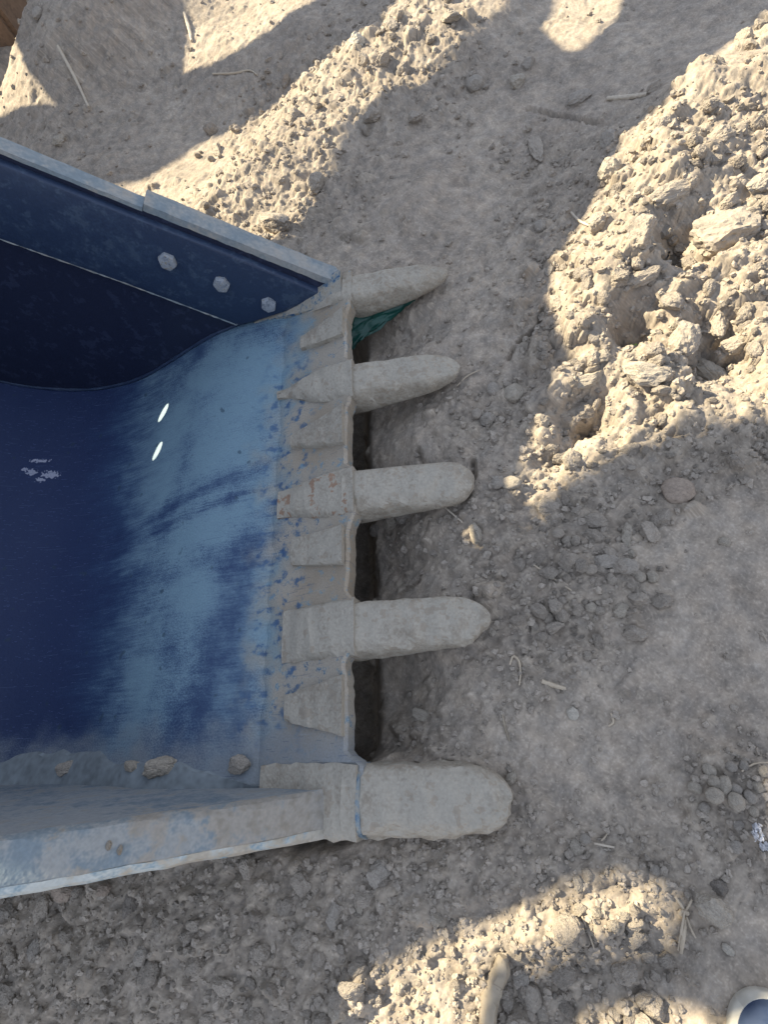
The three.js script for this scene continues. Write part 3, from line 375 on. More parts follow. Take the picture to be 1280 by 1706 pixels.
S('rounded grey stone at the upper shadow edge', 792, 143, 14, 13, 0, 0, 'grey', 0.3);
S('grey stone behind the pale leaning stone', 881, 108, 12, 11, 0, 1, 'grey', 0.3);
K('tall narrow clod slab standing on the shaded ground at upper right', 895, 248, 36, 12, 86, 2, 'soil', 0.0);
S('pale stone half in sun at the left edge of the sunlit patch', 1014, 290, 21, 20, 20, 1, 'pale', 0.2, 0.9);
K('grey clod just above the half sunlit pale stone', 1017, 237, 16, 22, 0, 1, 'grey', 0.3);
S('white stone on the sunlit ridge at the top', 595, 75, 15, 13, 0, 1, 'white', 0.2, 0.9);
K('long sunlit clod with a shaded end right of the bucket side cutter', 460, 376, 33, 16, 38, 1, 'soil', 0.1, 1.0);
K('round clod straddling the shadow edge above the bucket corner', 530, 311, 16, 19, 0, 1, 'soil', 0.2, 0.9);
S('pale sunlit stone above the side cutter', 362, 252, 10, 18, -25, 1, 'pale', 0.2);
S('small pale stone just right of the third tooth tip', 852, 806, 18, 11, 5, 0, 'pale', 0.2);
K('grey clod beside the third tooth tip left of the small pale stone', 829, 804, 13, 12, 0, 1, 'grey', 0.3);
K('sunlit yellowish clod standing alone right of the third tooth gap', 795, 892, 11, 18, -10, 1, 'pale', 0.0, 1.3);
S('small triangular pale stone under the third tooth', 651, 873, 12, 12, 30, 1, 'pale', 0.1, 1.0);
S('brownish stone under the third tooth beside the pale triangular one', 673, 863, 15, 12, 10, 1, 'grey', 0.2, 0.9);
S('pale pebble alone on smooth soil at the right frame edge', 1207, 904, 10, 8, 30, 0, 'pale', 0.3);
S('pointed triangular stone in the pebbles right of the fourth tooth', 1045, 893, 10, 20, 8, 1, 'pale', 0.15);
S('wide flat slab lying among pebbles right of the fourth tooth', 1010, 935, 22, 13, 0, 2, 'grey', 0.1);
S('rounded grey stone right of the wide flat slab', 1045, 945, 19, 13, 10, 0, 'grey', 0.2);
S('oval stone left of the wide flat slab', 952, 932, 14, 10, 12, 0, 'soil', 0.2);
for (const [px, py, a, b, w] of [[930, 890, 11, 9, 'upper left'], [945, 901, 9, 8, 'left'], [961, 902, 9, 9, 'upper'], [1067, 962, 9, 9, 'right'], [1087, 962, 10, 10, 'far right'], [913, 1030, 9, 11, 'lower left'], [938, 1027, 12, 13, 'lower'], [962, 1016, 11, 10, 'central lower'], [985, 1012, 10, 9, 'central'], [1000, 1018, 9, 8, 'mid'], [1035, 1017, 15, 12, 'lower right'], [938, 1001, 8, 7, 'middle left'], [978, 1092, 8, 9, 'lowest'], [1053, 925, 8, 8, 'top right'], [985, 950, 12, 9, 'inner']])
  K('small rounded clod in the cluster right of the fourth tooth, ' + w + ' of the cluster', px, py, a, b, 0, rnd() < 0.5 ? 0 : 1, rnd() < 0.4 ? 'pale' : 'soil', 0.2, 0.9, 'clods in the cluster right of the fourth tooth');
for (const [px, py, a, b, w] of [[1182, 1283, 14, 10, 'upper left'], [1157, 1312, 12, 9, 'leftmost'], [1190, 1303, 11, 10, 'inner left'], [1206, 1308, 11, 15, 'middle'], [1190, 1325, 14, 12, 'lower left'], [1226, 1335, 15, 12, 'lowest big'], [1225, 1314, 10, 9, 'inner'], [1250, 1327, 11, 9, 'lower right'], [1262, 1310, 10, 9, 'right'], [1218, 1277, 9, 8, 'upper'], [1239, 1275, 8, 8, 'upper right'], [1272, 1285, 9, 9, 'top right'], [1173, 1345, 9, 8, 'lower edge'], [1255, 1351, 9, 8, 'bottom']])
  S('smooth pebble in the small heap at the right edge, ' + w + ' of the heap', px, py, a, b, rr(0, 90), 0, rnd() < 0.5 ? 'pale' : 'grey', 0.15, 0.9, 'pebbles in the small heap at the right edge');
K('large flat topped clod in the sunlit patch near the right edge', 1205, 388, 52, 42, 15, 1, 'soil', 0.45, 0.7);
K('broad sunlit clod above the dark hollow in the right patch', 1110, 372, 40, 18, -12, 1, 'soil', 0.2, 0.9);
K('lumpy sunlit clod left of the dark hollow in the right patch', 1050, 476, 26, 30, 10, 1, 'soil', 0.25, 0.9);
K('long pale clod lying below the sunlit hollows', 1078, 637, 44, 22, 14, 1, 'pale', 0.25, 0.8);
K('tall pale clod near the big hollows at the right', 1136, 572, 26, 34, 20, 1, 'soil', 0.15, 0.9);
K('leaning pale clod lower right of the tall pale clod', 1192, 632, 20, 40, -22, 1, 'pale', 0.2, 0.8);
K('pointed clod between the hollows at the right edge', 1197, 543, 14, 26, 12, 1, 'soil', 0.2, 1.0);
K('rounded clod at right edge beside the pointed clod', 1232, 560, 24, 16, 0, 1, 'soil', 0.2, 0.9);
K('sunlit clod overhanging the middle hollow of the right patch', 1060, 525, 34, 12, -4, 1, 'soil', 0.1, 1.0);
K('sunlit clod overhanging the lowest hollow of the right patch', 975, 655, 34, 12, -6, 1, 'pale', 0.1, 1.0);
K('small crumbly clod at the left tip of the sunlit patch', 905, 705, 15, 14, 0, 1, 'soil', 0.1, 1.0);
K('grey edged clod at the crack left of the sunlit patch', 928, 510, 14, 22, -25, 1, 'pale', 0.2, 0.8);
K('sunlit clod at the upper right corner of the patch', 1240, 70, 15, 14, 0, 1, 'pale', 0.2, 0.9);
K('chunky sunlit clod near the top right of the patch', 1200, 232, 22, 15, 10, 1, 'soil', 0.2, 0.9);
K('long sunlit clod at the right edge above the flat topped clod', 1262, 312, 26, 16, -30, 1, 'pale', 0.2, 0.8);
K('clod with pale side near the leaning sunlit clods at the top of patch', 1105, 205, 16, 12, -20, 1, 'soil', 0.2, 0.9);
K('sunlit clod midway along the shadow edge of the right patch', 1090, 150, 17, 10, -30, 1, 'soil', 0.2, 0.9);
S('brownish rock close beneath the near side of the bucket, leftmost', 108, 1482, 27, 19, 5, 1, 'brown', 0.4, 0.7);
S('small tan rock right of the brownish rock under the bucket', 179, 1479, 13, 10, 0, 1, 'brown', 0.3);
K('dark tilted clod below the bucket side', 218, 1508, 15, 21, 20, 1, 'dark', 0.3);
K('grey clod left below the brownish rock', 72, 1512, 17, 20, 20, 1, 'soil', 0.35);
K('pale clod at lower left in the crumbly soil', 60, 1582, 13, 16, -20, 1, 'grey', 0.3);
K('square grey clod in the middle of the crumbly soil at lower left', 238, 1592, 13, 15, 10, 1, 'grey', 0.25);
K('upright grey clod left of the sunken square stone', 556, 1526, 14, 19, 0, 1, 'grey', 0.35);
S('small pale stone between upright clod and sunken square stone', 600, 1506, 10, 13, 0, 1, 'pale', 0.3);
K('big clod at the left frame edge below the bucket', 8, 1530, 16, 22, 0, 1, 'grey', 0.4);
K('sunlit jagged clod at the bottom of the lower sunlit strip', 565, 1680, 20, 18, 30, 1, 'pale', 0.2, 0.9);
K('rounded clod in shade right of the wooden stake', 888, 1660, 15, 20, 0, 0, 'soil', 0.3);
K('grey clod above the rounded clod right of the stake', 868, 1628, 15, 12, 20, 1, 'grey', 0.25);
K('small clod at the bottom edge right of the stake', 905, 1690, 10, 10, 0, 0, 'soil', 0.3);
for (const [px, py, a, w] of [[965, 1515, 11, 'left'], [995, 1520, 10, 'middle'], [1022, 1540, 11, 'right'], [945, 1545, 10, 'lower left'], [985, 1548, 9, 'lower'], [1040, 1525, 9, 'far right']])
  K('sunlit pale clod in the row of clods in the lower sunlit strip, ' + w, px, py, a, a * 0.8, 20, 1, 'pale', 0.2, 0.9, 'clods in the lower sunlit strip');
S('pale stone embedded beside the pair of pebbles at lower middle', 961, 1411, 11, 13, -20, 0, 'pale', 0.3);
S('dark pebble paired with the pale embedded stone', 976, 1397, 9, 8, 0, 0, 'grey', 0.3);
S('round pebble in a small pit below the pale pair', 979, 1456, 9, 9, 0, 0, 'soil', 0.2);
S('light clod left of the pebble in the small pit', 962, 1470, 10, 13, -10, 1, 'grey', 0.3);
S('pale pebble on shaded soil left of the dry grass tuft', 1092, 1449, 9, 8, 0, 0, 'grey', 0.3);
S('round grey pebble near the white scrap at the right edge', 1226, 1410, 10, 11, 0, 0, 'grey', 0.3);
S('small stone left of the white scrap at the right edge', 1230, 1375, 9, 8, 0, 1, 'grey', 0.3);
S('pale stone touching the nearest tooth at its tip', 853, 1296, 9, 11, 30, 1, 'pale', 0.3);
K('clod on the shaded soil right of the crack', 918, 452, 10, 13, 20, 1, 'grey', 0.2);
K('rounded clod on shaded soil above the crack', 901, 380, 11, 12, 0, 0, 'grey', 0.3);
K('flat pale clod lying beside the upper shadow edge of the patch', 962, 168, 26, 12, -20, 1, 'grey', 0.3);
K('blocky clod on the far side right of the second tooth tip', 815, 700, 15, 11, -20, 1, 'grey', 0.3);
K('small clod left of the round pale stone', 822, 650, 11, 12, 0, 0, 'grey', 0.3);
K('sandy clod above the round pale stone', 795, 690, 9, 10, 0, 0, 'soil', 0.3);
K('dark clod between third and fourth tooth near the lip', 625, 885, 9, 10, 0, 1, 'dark', 0.2);
K('embedded clod in the bank left of the greenish face', 128, 118, 8, 14, 0, 0, 'grey', 0.2);
K('sunlit clod on the bank foot near the bucket rim', 104, 240, 14, 10, -40, 1, 'pale', 0.2);
// loose dirt lying in the bucket
function inBucket(name, label, px, py, a, b, ang, tone, hr) { // on the floor or on the near bar
  let p = at(px, py, -0.05); for (let i = 0; i < 5; i++) p = at(px, py, floorY(p.x) + 0.004); const k = depthOf(p) / FOC, o = mesh(name, rocks[1][rk++ % 7], rockMat(tone)); o.scale.set(a * k, Math.min(a, b) * k * hr, b * k); o.rotation.set(0, -ang * Math.PI / 180, 0); o.position.set(p.x, p.y + Math.min(a, b) * k * hr * 0.3, Math.min(p.z, -0.004)); return tag(o, label, 'soil clod');
}
inBucket('soil_clod', 'pale dirt lump lying in the bucket along its near side', 262, 1306, 34, 17, -6, 'pale', 0.9);
inBucket('soil_clod', 'smaller dirt lump at the pointed left end of the pale lump in bucket', 217, 1312, 20, 10, 8, 'pale', 0.8);
inBucket('soil_clod', 'rounded dirt lump in the bucket corner nearest the lip', 397, 1298, 23, 15, -5, 'grey', 0.8);
inBucket('soil_clod', 'faint dirt lump deep in the bucket near the left edge', 110, 1296, 22, 14, 0, 'grey', 0.7);
for (const [px, py, w] of [[181, 1409, 'left'], [199, 1416, 'right']]) { const p = at(px, py, 0.235 - 0), q = at(px, py, 0.25), k = depthOf(q) / FOC; const o = mesh('soil_crumb', rocks[1][rk++ % 7], rockMat('pale')); o.scale.set(6 * k, 5 * k, 8 * k);
  let t = at(px, py, 0.2); for (let i = 0; i < 8; i++) { const x = t.x, yy = barTop(x); t = at(px, py, yy); } o.position.copy(t); tag(o, w + ' one of two crumbs sitting on the near side bar', 'soil crumb'); }
// straws, twigs and the stake
const strawMat = new THREE.MeshStandardMaterial({ color: new THREE.Color().setRGB(0.46, 0.39, 0.3), roughness: 0.9 }), woodMat = new THREE.MeshStandardMaterial({ color: new THREE.Color().setRGB(0.42, 0.36, 0.28), roughness: 0.9, map: grain, bumpMap: grainBump, bumpScale: 0.002 }), paleMat = new THREE.MeshStandardMaterial({ color: new THREE.Color().setRGB(0.5, 0.44, 0.36), roughness: 0.8 });
function strand(pts, rpx, lift = 0.004) { const P = pts.map(([x, y]) => { const p = place(x, y); p.y += lift; return p; }), r = rpx * depthOf(P[0]) / FOC, cv = new THREE.CatmullRomCurve3(P), N = 24, rings = []; for (let i = 0; i <= N; i++) { const q = cv.getPoint(i / N), t = cv.getTangent(i / N), u = V(0, 1, 0).cross(t).normalize(), w = t.clone().cross(u), k = r * (1 - 0.45 * Math.abs(i / N - 0.4)) * (1 + 0.15 * n2(i * 0.7, r * 900)); rings.push(Array.from({ length: 7 }, (_, j) => { const a = j / 7 * 6.283; return q.clone().addScaledVector(u, Math.cos(a) * k).addScaledVector(w, Math.sin(a) * k); })); } return loft(rings, 1); }
const twig = (name, label, cat, pts, r, m, lift) => tag(mesh(name, strand(pts, r, lift), m), label, cat);
twig('straw', 'short white straw on the soil bank behind the bucket', 'straw', [[148, 152], [153, 172], [159, 195]], 2.6, paleMat, 0.02);
twig('straw', 'white straw standing against the bank at the top', 'straw', [[312, 33], [317, 55], [321, 72]], 3, paleMat);
twig('straw', 'thin bent straw in the shadow band at the top', 'straw', [[355, 125], [390, 124], [415, 118], [430, 128]], 1.6, strawMat);
twig('stick', 'whitish stick in shade at the upper right', 'stick', [[1012, 167], [1045, 165], [1078, 160]], 4, paleMat);
twig('straw', 'pale curved straw crossing the shadow edge of the right patch', 'straw', [[952, 361], [966, 373], [990, 381]], 2, paleMat, 0.008);
twig('straw', 'thin straw leaning on the third tooth', 'straw', [[730, 836], [748, 853], [772, 874]], 1.6, paleMat, 0.012);
twig('twig', 'thin brownish twig on soil between pebbles right of the fourth tooth', 'twig', [[890, 942], [920, 963], [953, 985]], 1.7, strawMat);
twig('stick', 'short peeled stick on soil right of the two nearest teeth', 'stick', [[903, 1135], [922, 1142], [943, 1148]], 4, strawMat);
twig('straw', 'tiny pale straw on shaded soil below the nearest tooth', 'straw', [[990, 1404], [1008, 1408], [1024, 1411]], 2, paleMat);
twig('twig', 'short twig crossing the tiny pale straw', 'twig', [[1002, 1400], [1008, 1394], [1012, 1388]], 1.5, strawMat);
twig('root', 'dead root loop curling from soil right of the fourth tooth tip', 'root', [[850, 1108], [856, 1094], [864, 1100], [868, 1120], [866, 1142]], 2, strawMat);
twig('root', 'thin dead root standing left of the smooth soil', 'root', [[838, 1190], [843, 1215], [850, 1235]], 2, woodMat);
twig('twig', 'thin straw lying across the clods in the lower sunlit strip', 'twig', [[970, 1525], [982, 1555], [992, 1585]], 1.8, strawMat);
twig('twig', 'forked twig end at a small hole in the smooth soil', 'twig', [[1018, 1188], [1022, 1203], [1014, 1210]], 2, strawMat);
twig('straw', 'faint straw beyond the second tooth tip', 'straw', [[762, 645], [780, 628], [800, 618]], 1.2, strawMat);
twig('straw', 'curved straw in the pebble heap at the right edge', 'straw', [[1235, 1285], [1255, 1273], [1285, 1270]], 1.6, strawMat);
{ const t = base('dry_grass_tuft', 'dead tuft of dry grass stalks at the lower right above the shoe', 'dry grass'), q = [[[1140, 1530], [1138, 1555], [1134, 1585], 4], [[1140, 1515], [1134, 1550], [1129, 1580], 2], [[1143, 1525], [1150, 1545], [1158, 1560], 2], [[1140, 1517], [1148, 1505], [1152, 1497], 2], [[1138, 1512], [1130, 1500], [1124, 1492], 2.5], [[1132, 1520], [1138, 1516], [1146, 1520], 5]];
  for (const s of q) mesh('stalk', strand(s.slice(0, 3), s[3], 0.006), strawMat, t); }
{ const P = [[840, 1588], [836, 1612], [825, 1640], [816, 1680], [812, 1760]].map(([x, y], i) => { const p = place(x, y); p.y += [0.012, 0.014, 0.012, 0.012, 0.012][i]; return p; }), cv = new THREE.CatmullRomCurve3(P), rings = []; for (let i = 0; i <= 40; i++) { const s = i / 40, q = cv.getPoint(s), t = cv.getTangent(s), u = V(0, 1, 0).cross(t).normalize(), w = t.clone().cross(u), r = 0.0125 * sm(-0.25, 0.3, s); rings.push(Array.from({ length: 14 }, (_, j) => { const a = j / 14 * 6.283, k = r * (1 + 0.12 * n2(a, s * 3) + 0.05 * n2(a * 5, s * 20)); return q.clone().addScaledVector(u, Math.cos(a) * k).addScaledVector(w, Math.sin(a) * k * 0.9); })); }
  tag(mesh('wooden_stake', loft(rings, 0.7, 0.0008, 80), woodMat), 'weathered wooden stake end lying on the soil at the bottom', 'stake'); }
// crumpled sheets
function sheet(pts, m, name, amp, f) { const [A, B, C, D] = pts, N = 26, P = [], I = []; for (let j = 0; j <= N; j++) for (let i = 0; i <= N; i++) { const u = i / N, v = j / N, p = A.clone().lerp(B, u).lerp(D.clone().lerp(C, u), v); const e = 0.16 * n2(u * 5 + 3, v * 5); p.y += amp * (n2(u * f, v * f + 4) + 0.5 * Math.abs(n2(u * f * 2.3, v * f * 2.3))); p.x += amp * e; p.z += amp * n2(u * 3, v * 3 + 9) * 0.6; P.push(p.x, p.y, p.z); if (i < N && j < N) { const a = j * (N + 1) + i; I.push(a, a + N + 1, a + 1, a + 1, a + N + 1, a + N + 2); } }
  const n = P.length / 3; for (let i = 0; i < n; i++) P.push(P[i * 3], P[i * 3 + 1] - 0.0012, P[i * 3 + 2]); const L = I.length; for (let i = 0; i < L; i += 3) I.push(I[i] + n, I[i + 2] + n, I[i + 1] + n);
  const g = new THREE.BufferGeometry(); g.setAttribute('position', new THREE.Float32BufferAttribute(P, 3)); g.setIndex(I); g.computeVertexNormals(); return mesh(name, metreUV(g), m); }
const gs = (l, up) => l.map(([x, y], i) => { const p = place(x, y); p.y += up[i]; return p; });
tag(sheet([at(585, 520, -0.06), at(694, 500, -0.068), at(624, 552, -0.08), at(575, 592, -0.09)], new THREE.MeshPhysicalMaterial({ color: new THREE.Color().setRGB(0.006, 0.058, 0.046), roughness: 0.4, side: THREE.DoubleSide }), 'plastic_sheet', 0.008, 1.7), 'crumpled green plastic sheet in the pit under the farthest tooth', 'plastic sheet');
tag(sheet(gs([[1250, 1378], [1262, 1368], [1268, 1398], [1254, 1398]], [0.006, 0.012, 0.006, 0.012]), new THREE.MeshStandardMaterial({ color: new THREE.Color().setRGB(0.9, 0.9, 0.93), roughness: 0.5, side: THREE.DoubleSide }), 'paper_scrap', 0.008, 3), 'crumpled white scrap at the right edge below the pebble heap', 'scrap');
tag(sheet(gs([[1262, 1405], [1285, 1400], [1285, 1416], [1270, 1418]], [0.004, 0.006, 0.004, 0.004]), new THREE.MeshStandardMaterial({ color: new THREE.Color().setRGB(0.7, 0.7, 0.72), roughness: 0.6, side: THREE.DoubleSide }), 'plastic_scrap', 0.004, 3), 'greyish torn scrap just below the crumpled white scrap', 'scrap');
{ // a sprout in the sunlit hollow
  const p = place(1056, 576), t = base('green_sprout', 'tiny yellow green sprout in the sunlit hollow at the right', 'plant', [p.x, p.y, p.z]), lm = new THREE.MeshStandardMaterial({ color: new THREE.Color().setRGB(0.30, 0.42, 0.12), roughness: 0.7, side: THREE.DoubleSide });
  for (let i = 0; i < 6; i++) { const a = i * 1.05 + 0.3, rings = []; for (let k = 0; k <= 6; k++) { const s = k / 6, w = 0.0035 * Math.sin(Math.PI * (0.12 + 0.86 * s)), c = V(Math.cos(a) * 0.016 * s, 0.004 + 0.012 * Math.sin(s * 2.2), Math.sin(a) * 0.016 * s), u = V(-Math.sin(a), 0, Math.cos(a)); rings.push([c.clone().addScaledVector(u, w), c.clone().add(V(0, 0.0008, 0)), c.clone().addScaledVector(u, -w), c.clone().add(V(0, -0.0006, 0))]); } mesh('leaf', loft(rings, 1), lm, t); } }
{ // shoe at the lower right corner, toe away from the camera's feet
  const p = place(1252, 1640), t = base('shoe', 'dark navy canvas shoe with white rubber rim at the lower right corner', 'shoe', [p.x + 0.005, p.y, p.z]);
  const rubber = new THREE.MeshStandardMaterial({ color: new THREE.Color().setRGB(0.64, 0.63, 0.58), roughness: 0.55, map: grain }), canvas = new THREE.MeshStandardMaterial({ color: new THREE.Color().setRGB(0.025, 0.045, 0.10), roughness: 0.8, bumpMap: grainBump, bumpScale: 0.001 }), thread = new THREE.MeshStandardMaterial({ color: new THREE.Color().setRGB(0.5, 0.56, 0.62), roughness: 0.8 });
  const outline = (s, inset) => { const w = (0.048 - inset) * (s < 0.2 ? Math.sqrt(1 - Math.pow(1 - s / 0.2, 2.2)) : 1 - 0.16 * sm(0.3, 0.6, s) + 0.0 * s) * (s > 0.88 ? Math.sqrt(Math.max(0, 1 - Math.pow((s - 0.88) / 0.12, 2.4))) : 1); return Math.max(0.0015, w); };
  const LEN = 0.285, ringAt = (y, inset, n = 64) => { const r = []; for (let i = 0; i < n; i++) { const a = i / n * 2, up = a < 1, s = up ? a : 2 - a, ss = (1 - Math.cos(s * Math.PI)) / 2, w = outline(ss, inset); r.push(V((up ? -1 : 1) * w, y, inset + ss * (LEN - 2 * inset))); } return r; };
  mesh('rubber_rim', loft([ringAt(-0.004, 0.004), ringAt(0.004, 0), ringAt(0.022, 0.0005), ringAt(0.03, 0.004), ringAt(0.029, 0.009)], 0.8), rubber, t);
  const up = []; for (let i = 0; i <= 12; i++) { const q = i / 12, a = q * Math.PI / 2; const r = ringAt(0, 0.004 + 0.026 * (1 - Math.cos(a))); for (const v of r) v.y = 0.024 + Math.sin(a) * (0.028 + 0.05 * sm(0.04, 0.2, v.z)); up.push(r); }
  mesh('canvas_upper', loft(up, 1.2), canvas, t);
  const st = []; for (let i = 0; i <= 40; i++) { const s = i / 40, a = (s - 0.5) * 2.5, x = Math.sin(a) * 0.031, z = 0.062 - Math.cos(a) * 0.036, y = 0.0535 - 0.010 * Math.pow(Math.abs(x) / 0.031, 3) - 0.004 * Math.cos(a) + 0.3 * Math.max(0, z - 0.04); st.push(Array.from({ length: 6 }, (_, j) => V(x + Math.cos(a) * 0, y + 0.0022 * Math.sin(j / 6 * 6.283), z + 0.0016 * Math.cos(j / 6 * 6.283)))); }
  mesh('toe_seam', loft(st, 1), thread, t); }
{ // weathered box in the hollow at the far upper left
  const p = place(30, 60), t = base('wooden_box', 'rusty brown box standing in the soil at the upper left corner', 'box', [0, 0, 0]), bm = new THREE.MeshStandardMaterial({ color: new THREE.Color().setRGB(0.24, 0.155, 0.10), roughness: 0.85, map: grain, bumpMap: grainBump, bumpScale: 0.003 });
  const wall = (a, b, y0, y1, th) => { const d = b.clone().sub(a).normalize(), n = V(-d.z, 0, d.x).multiplyScalar(th / 2), r = []; for (let i = 0; i <= 8; i++) { const q = a.clone().lerp(b, i / 8); r.push([q.clone().add(n).setY(y0), q.clone().add(n).setY(y1 - 0.01), q.clone().addScaledVector(n, 0.5).setY(y1), q.clone().addScaledVector(n, -0.5).setY(y1), q.clone().sub(n).setY(y1 - 0.01), q.clone().sub(n).setY(y0)]); } return loft(r, 0.5, 0.003, 12); };
  const y1 = 0.62, y0 = -0.5, A = place(30, 66), B = place(60, -20), C = B.clone().sub(A).normalize().multiplyScalar(0.9).add(A), D = A.clone().add(V(-(C.z - A.z), 0, C.x - A.x).multiplyScalar(-1).multiplyScalar(0.8)), E = C.clone().add(D).sub(A);
  for (const q of [A, C, D, E]) q.y = 0;
  for (const [a, b] of [[A, C], [A, D], [D, E], [C, E]]) mesh('side_panel', wall(a, b, y0, y1, 0.05), bm, t); }
{ // loose crumbs that nobody could count
  const geos = [0, 1, 2, 3].map((i) => { let g = new THREE.IcosahedronGeometry(1, 1); g.deleteAttribute('uv'); g.deleteAttribute('normal'); g = mergeVertices(g, 1e-4); const p = g.attributes.position; for (let k = 0; k < p.count; k++) { const v = V().fromBufferAttribute(p, k), q = 1 + 0.55 * n3(v.x * 1.5 + i * 9, v.y * 1.5, v.z * 1.5); p.setXYZ(k, v.x * q, v.y * q, v.z * q); } return metreUV(toCreasedNormals(g, 0.3)); });
  const crumbs = new THREE.Group(); crumbs.name = 'soil_crumbs'; scene.add(crumbs); crumbs.userData = { kind: 'stuff', label: 'loose soil crumbs strewn over the dug ground', category: 'crumbs' };
  const cm = new THREE.MeshStandardMaterial({ color: new THREE.Color().setRGB(0.43, 0.385, 0.335), roughness: 1, map: grain }), N = 2300, m4 = new THREE.Matrix4(), q = new THREE.Quaternion(), e = new THREE.Euler();
  for (let gi = 0; gi < 4; gi++) { const im = new THREE.InstancedMesh(geos[gi], cm, N); im.name = 'crumb_heap'; im.castShadow = im.receiveShadow = true; let n = 0;
    for (let k = 0; k < N * 6 && n < N; k++) { const px = rr(-40, 1320), py = rr(-20, 1740), a = at(px, py); if (a.z < -4.2 || a.x < -2.2) continue; const i = findI(GX, a.x), j = findI(GZ, a.z), c = CR[j * nx + i]; if (rnd() > c * c * 1.1 + 0.03) continue; if (a.x < 0.02 && a.z > -1.3 && a.z < 0.14) continue;
      const r = (0.0014 + 0.0062 * Math.pow(rnd(), 2.6)) * Math.pow(clamp(depthOf(a), 0.8, 2.2), 0.6), y = ground(a.x, a.z); e.set(rr(0, 6), rr(0, 6), rr(0, 6)); q.setFromEuler(e); m4.compose(V(a.x, y + r * 0.25, a.z), q, V(r * rr(0.8, 1.2), r * rr(0.6, 0.95), r * rr(0.8, 1.2))); im.setMatrixAt(n, m4); const t = rr(0.78, 1.22); im.setColorAt(n, new THREE.Color().setRGB(t, t * 0.99, t * 0.98)); n++; }
    im.count = n; crumbs.add(im); } }
{ // dusty soil gathered in the corner along the near side
  const rings = []; for (let k = 0; k <= 70; k++) { const x = lerp(-1.15, -0.2, k / 70), y = floorY(x), zn = zNear(y), w = (0.055 + 0.022 * n2(x * 5, 3) + 0.006 * n2(x * 17, 5)) * sm(-0.2, -0.4, x) + 0.004, hh = w * (0.32 + 0.08 * n2(x * 6, 8)); rings.push([V(x, y - 0.008, zn + 0.004), V(x, y - 0.008, zn - w), V(x, y + 0.006, zn - w * 0.8), V(x, y + hh * 0.45 + 0.003, zn - w * 0.45), V(x, y + hh, zn + 0.004 + 0.1 * hh)]); }
  tag(mesh('dirt_ridge', loft(rings, 1.4, 0.002, 22), new THREE.MeshStandardMaterial({ color: new THREE.Color().setRGB(0.27, 0.315, 0.35), map: grain, bumpMap: grainBump, bumpScale: 0.003, roughness: 1 })), 'low ridge of bluish dusty soil in the bucket along its near side', 'soil ridge'); }
{ // broken clods, too many to count, over the banks
  const heapGroup = new THREE.Group(); heapGroup.name = 'broken_clods'; scene.add(heapGroup); heapGroup.userData = { kind: 'stuff', label: 'loose broken soil clods covering the sunlit banks', category: 'clods' };
  const cm = new THREE.MeshStandardMaterial({ color: new THREE.Color().setRGB(0.44, 0.395, 0.345), roughness: 1, map: grain, bumpMap: grainBump, bumpScale: 0.002 }), m4 = new THREE.Matrix4(), q = new THREE.Quaternion(), e = new THREE.Euler();
  const areas = [[900, 1330, 0, 780, (x, y) => x > 1290 - y * 0.86 + Math.max(0, y - 420) * 0.62, 300], [230, 760, 0, 390, (x, y) => Math.abs(y - (390 - 0.62 * (x - 230))) < 100, 130], [600, 1120, 1480, 1720, (x, y) => y > 1700 - 0.4 * (x - 560), 80], [-20, 640, 1440, 1720, () => true, 110], [860, 1110, 830, 1080, () => true, 70]];
  for (let gi = 0; gi < 4; gi++) { const im = new THREE.InstancedMesh(rocks[1][gi], cm, 400); im.name = 'clod_heap'; im.castShadow = im.receiveShadow = true; let n = 0;
    for (const [x0, x1, y0, y1, ok, cnt] of areas) for (let k = 0; k < cnt / 4; k++) { const px = rr(x0, x1), py = rr(y0, y1); if (!ok(px, py) || n >= 400) continue; const a = place(px, py); if (a.x < 0.02 && a.z > -1.33 && a.z < 0.14) continue; const r = (0.005 + 0.017 * Math.pow(rnd(), 2.2)) * Math.pow(clamp(depthOf(a), 0.8, 2.2), 0.5); e.set(rr(0, 6), rr(0, 6), rr(0, 6)); q.setFromEuler(e); m4.compose(V(a.x, a.y + r * 0.15, a.z), q, V(r * rr(0.8, 1.3), r * rr(0.55, 0.9), r * rr(0.8, 1.2))); im.setMatrixAt(n, m4); const tn = rr(0.85, 1.12); im.setColorAt(n, new THREE.Color().setRGB(tn, tn * 0.99, tn * 0.98)); n++; }
    im.count = n; heapGroup.add(im); } }
// ------------------------------------------------------------------ added slabs beyond the frame, in place of the excavator, that shade the soil
const shadeSlabs = base('excavator', 'unseen blue slabs added in place of the excavator to shade the bucket and soil', 'excavator');
const slabMat = new THREE.MeshStandardMaterial({ color: new THREE.Color().setRGB(0.05, 0.11, 0.24), roughness: 0.5 });
function shade(name, pts, t0, th, holes = []) {                          // added slab, extruded towards the sun, whose shadow outline on the soil is pts
  const back = (p, t) => p.clone().addScaledVector(SUNV, -t), up = SUNV.clone().negate();
  const sh = new THREE.Shape(pts.map((p) => new THREE.Vector2(p.x, p.z))); for (const h of holes) sh.holes.push(new THREE.Path(h.map((p) => new THREE.Vector2(p.x, p.z))));
  const g = new THREE.ExtrudeGeometry(sh, { depth: th, bevelEnabled: false }), p = g.attributes.position;
  for (let i = 0; i < p.count; i++) { const q = back(V(p.getX(i), -0.075, p.getY(i)), t0 + p.getZ(i)); p.setXYZ(i, q.x, q.y, q.z); }
  g.deleteAttribute('normal'); g.computeVertexNormals();
  return mesh(name, g, slabMat, shadeSlabs);
}
const level = (p) => p.clone().addScaledVector(SUNV, (-0.075 - p.y) / SUNV.y);
const gp = (l) => l.map(([x, y]) => { let p = at(x, y); for (let i = 0; i < 4; i++) p = at(x, y, terrain(p.x, p.z)); return level(p); });
const W3 = (x, z) => V(x, -0.075, z);
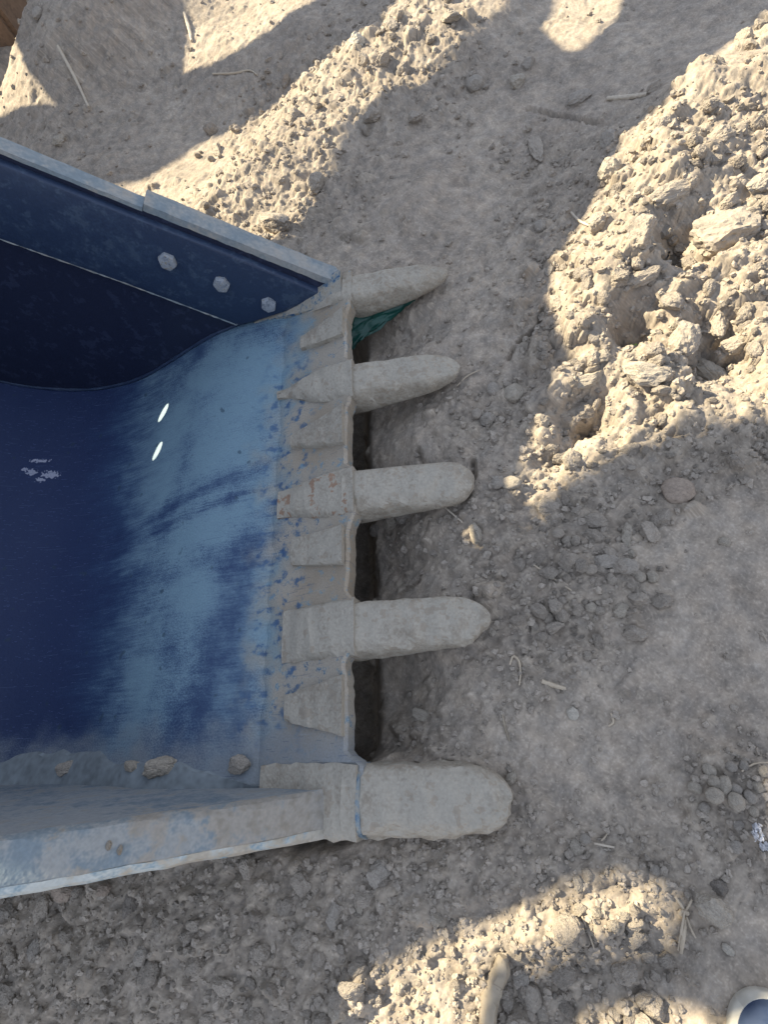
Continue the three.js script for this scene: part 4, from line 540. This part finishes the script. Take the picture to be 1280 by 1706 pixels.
const ell = (px, py, a, b, n = 14) => Array.from({ length: n }, (_, i) => gp([[px + a * Math.cos(i / n * 6.283), py + b * Math.sin(i / n * 6.283)]])[0]);
function floorSpot(x, z, len, wid, ang) { // a slot whose light falls on the bucket floor at x, z
  const y = floorY(x), t = (y + 0.075) / SUNV.y, c = V(x, y, z).addScaledVector(SUNV, -t); return Array.from({ length: 16 }, (_, i) => { const a = i / 16 * 6.283, u = len * Math.cos(a), v = wid * Math.sin(a); return W3(c.x + u * Math.cos(ang) - v * Math.sin(ang), c.z + u * Math.sin(ang) + v * Math.cos(ang)); });
}
shade('arm_shade_slab', [W3(-4.2, 1.8), W3(-0.25, 1.2), ...gp([[560, 1760], [600, 1660], [650, 1610], [720, 1575], [820, 1535], [900, 1505], [960, 1470], [960, 1200], [905, 930], [872, 885], [866, 862], [884, 765], [893, 715], [922, 645], [945, 560], [914, 505], [924, 455], [958, 388], [1008, 312], [1048, 222], [1128, 152], [1212, 77], [1300, 12], [1290, -60], [1040, -60], [1030, 28], [972, 82], [947, 88], [905, 49], [925, 20], [940, -60], [880, -60], [842, 20], [782, 60], [732, 118], [692, 150], [660, 142], [604, 190], [575, 228], [548, 290], [520, 345], [488, 388]]), W3(-0.35, -1.36), W3(-4.2, -1.36)], 3.4, 0.25,
  [ell(795, 891, 10, 19), ell(905, 858, 14, 12), floorSpot(-0.607, -0.905, 0.07, 0.05, -1.0), floorSpot(-0.604, -0.777, 0.07, 0.05, -1.0)]);
shade('boom_shade_slab', [...gp([[250, 297], [330, 243], [450, 184], [525, 116], [590, 68], [640, 46], [690, -20], [560, -30], [535, -3], [462, 40], [402, 82], [345, 112], [305, 124], [320, 60], [345, -20], [215, -20], [188, 8], [112, 100], [55, 148], [0, 195]]), W3(-3.4, -2.2), W3(-2.6, -1.7)], 3.8, 0.3);
shade('right_shade_slab', [...gp([[860, 880], [905, 858], [932, 812], [1000, 772], [1100, 735], [1180, 706], [1320, 690], [1330, 1500], [1130, 1492], [1060, 1470], [960, 1485], [900, 1510], [880, 1400], [880, 1100]])], 6.5, 0.5);
shade('lower_shade_slab', [...gp([[836, 1640], [850, 1625], [900, 1600], [1000, 1580], [1110, 1575], [1130, 1490], [1320, 1440], [1330, 1720], [1215, 1720], [1180, 1690], [1100, 1680], [1000, 1700], [960, 1760], [828, 1760]])], 5.5, 0.5);
renderer.render(scene, camera);
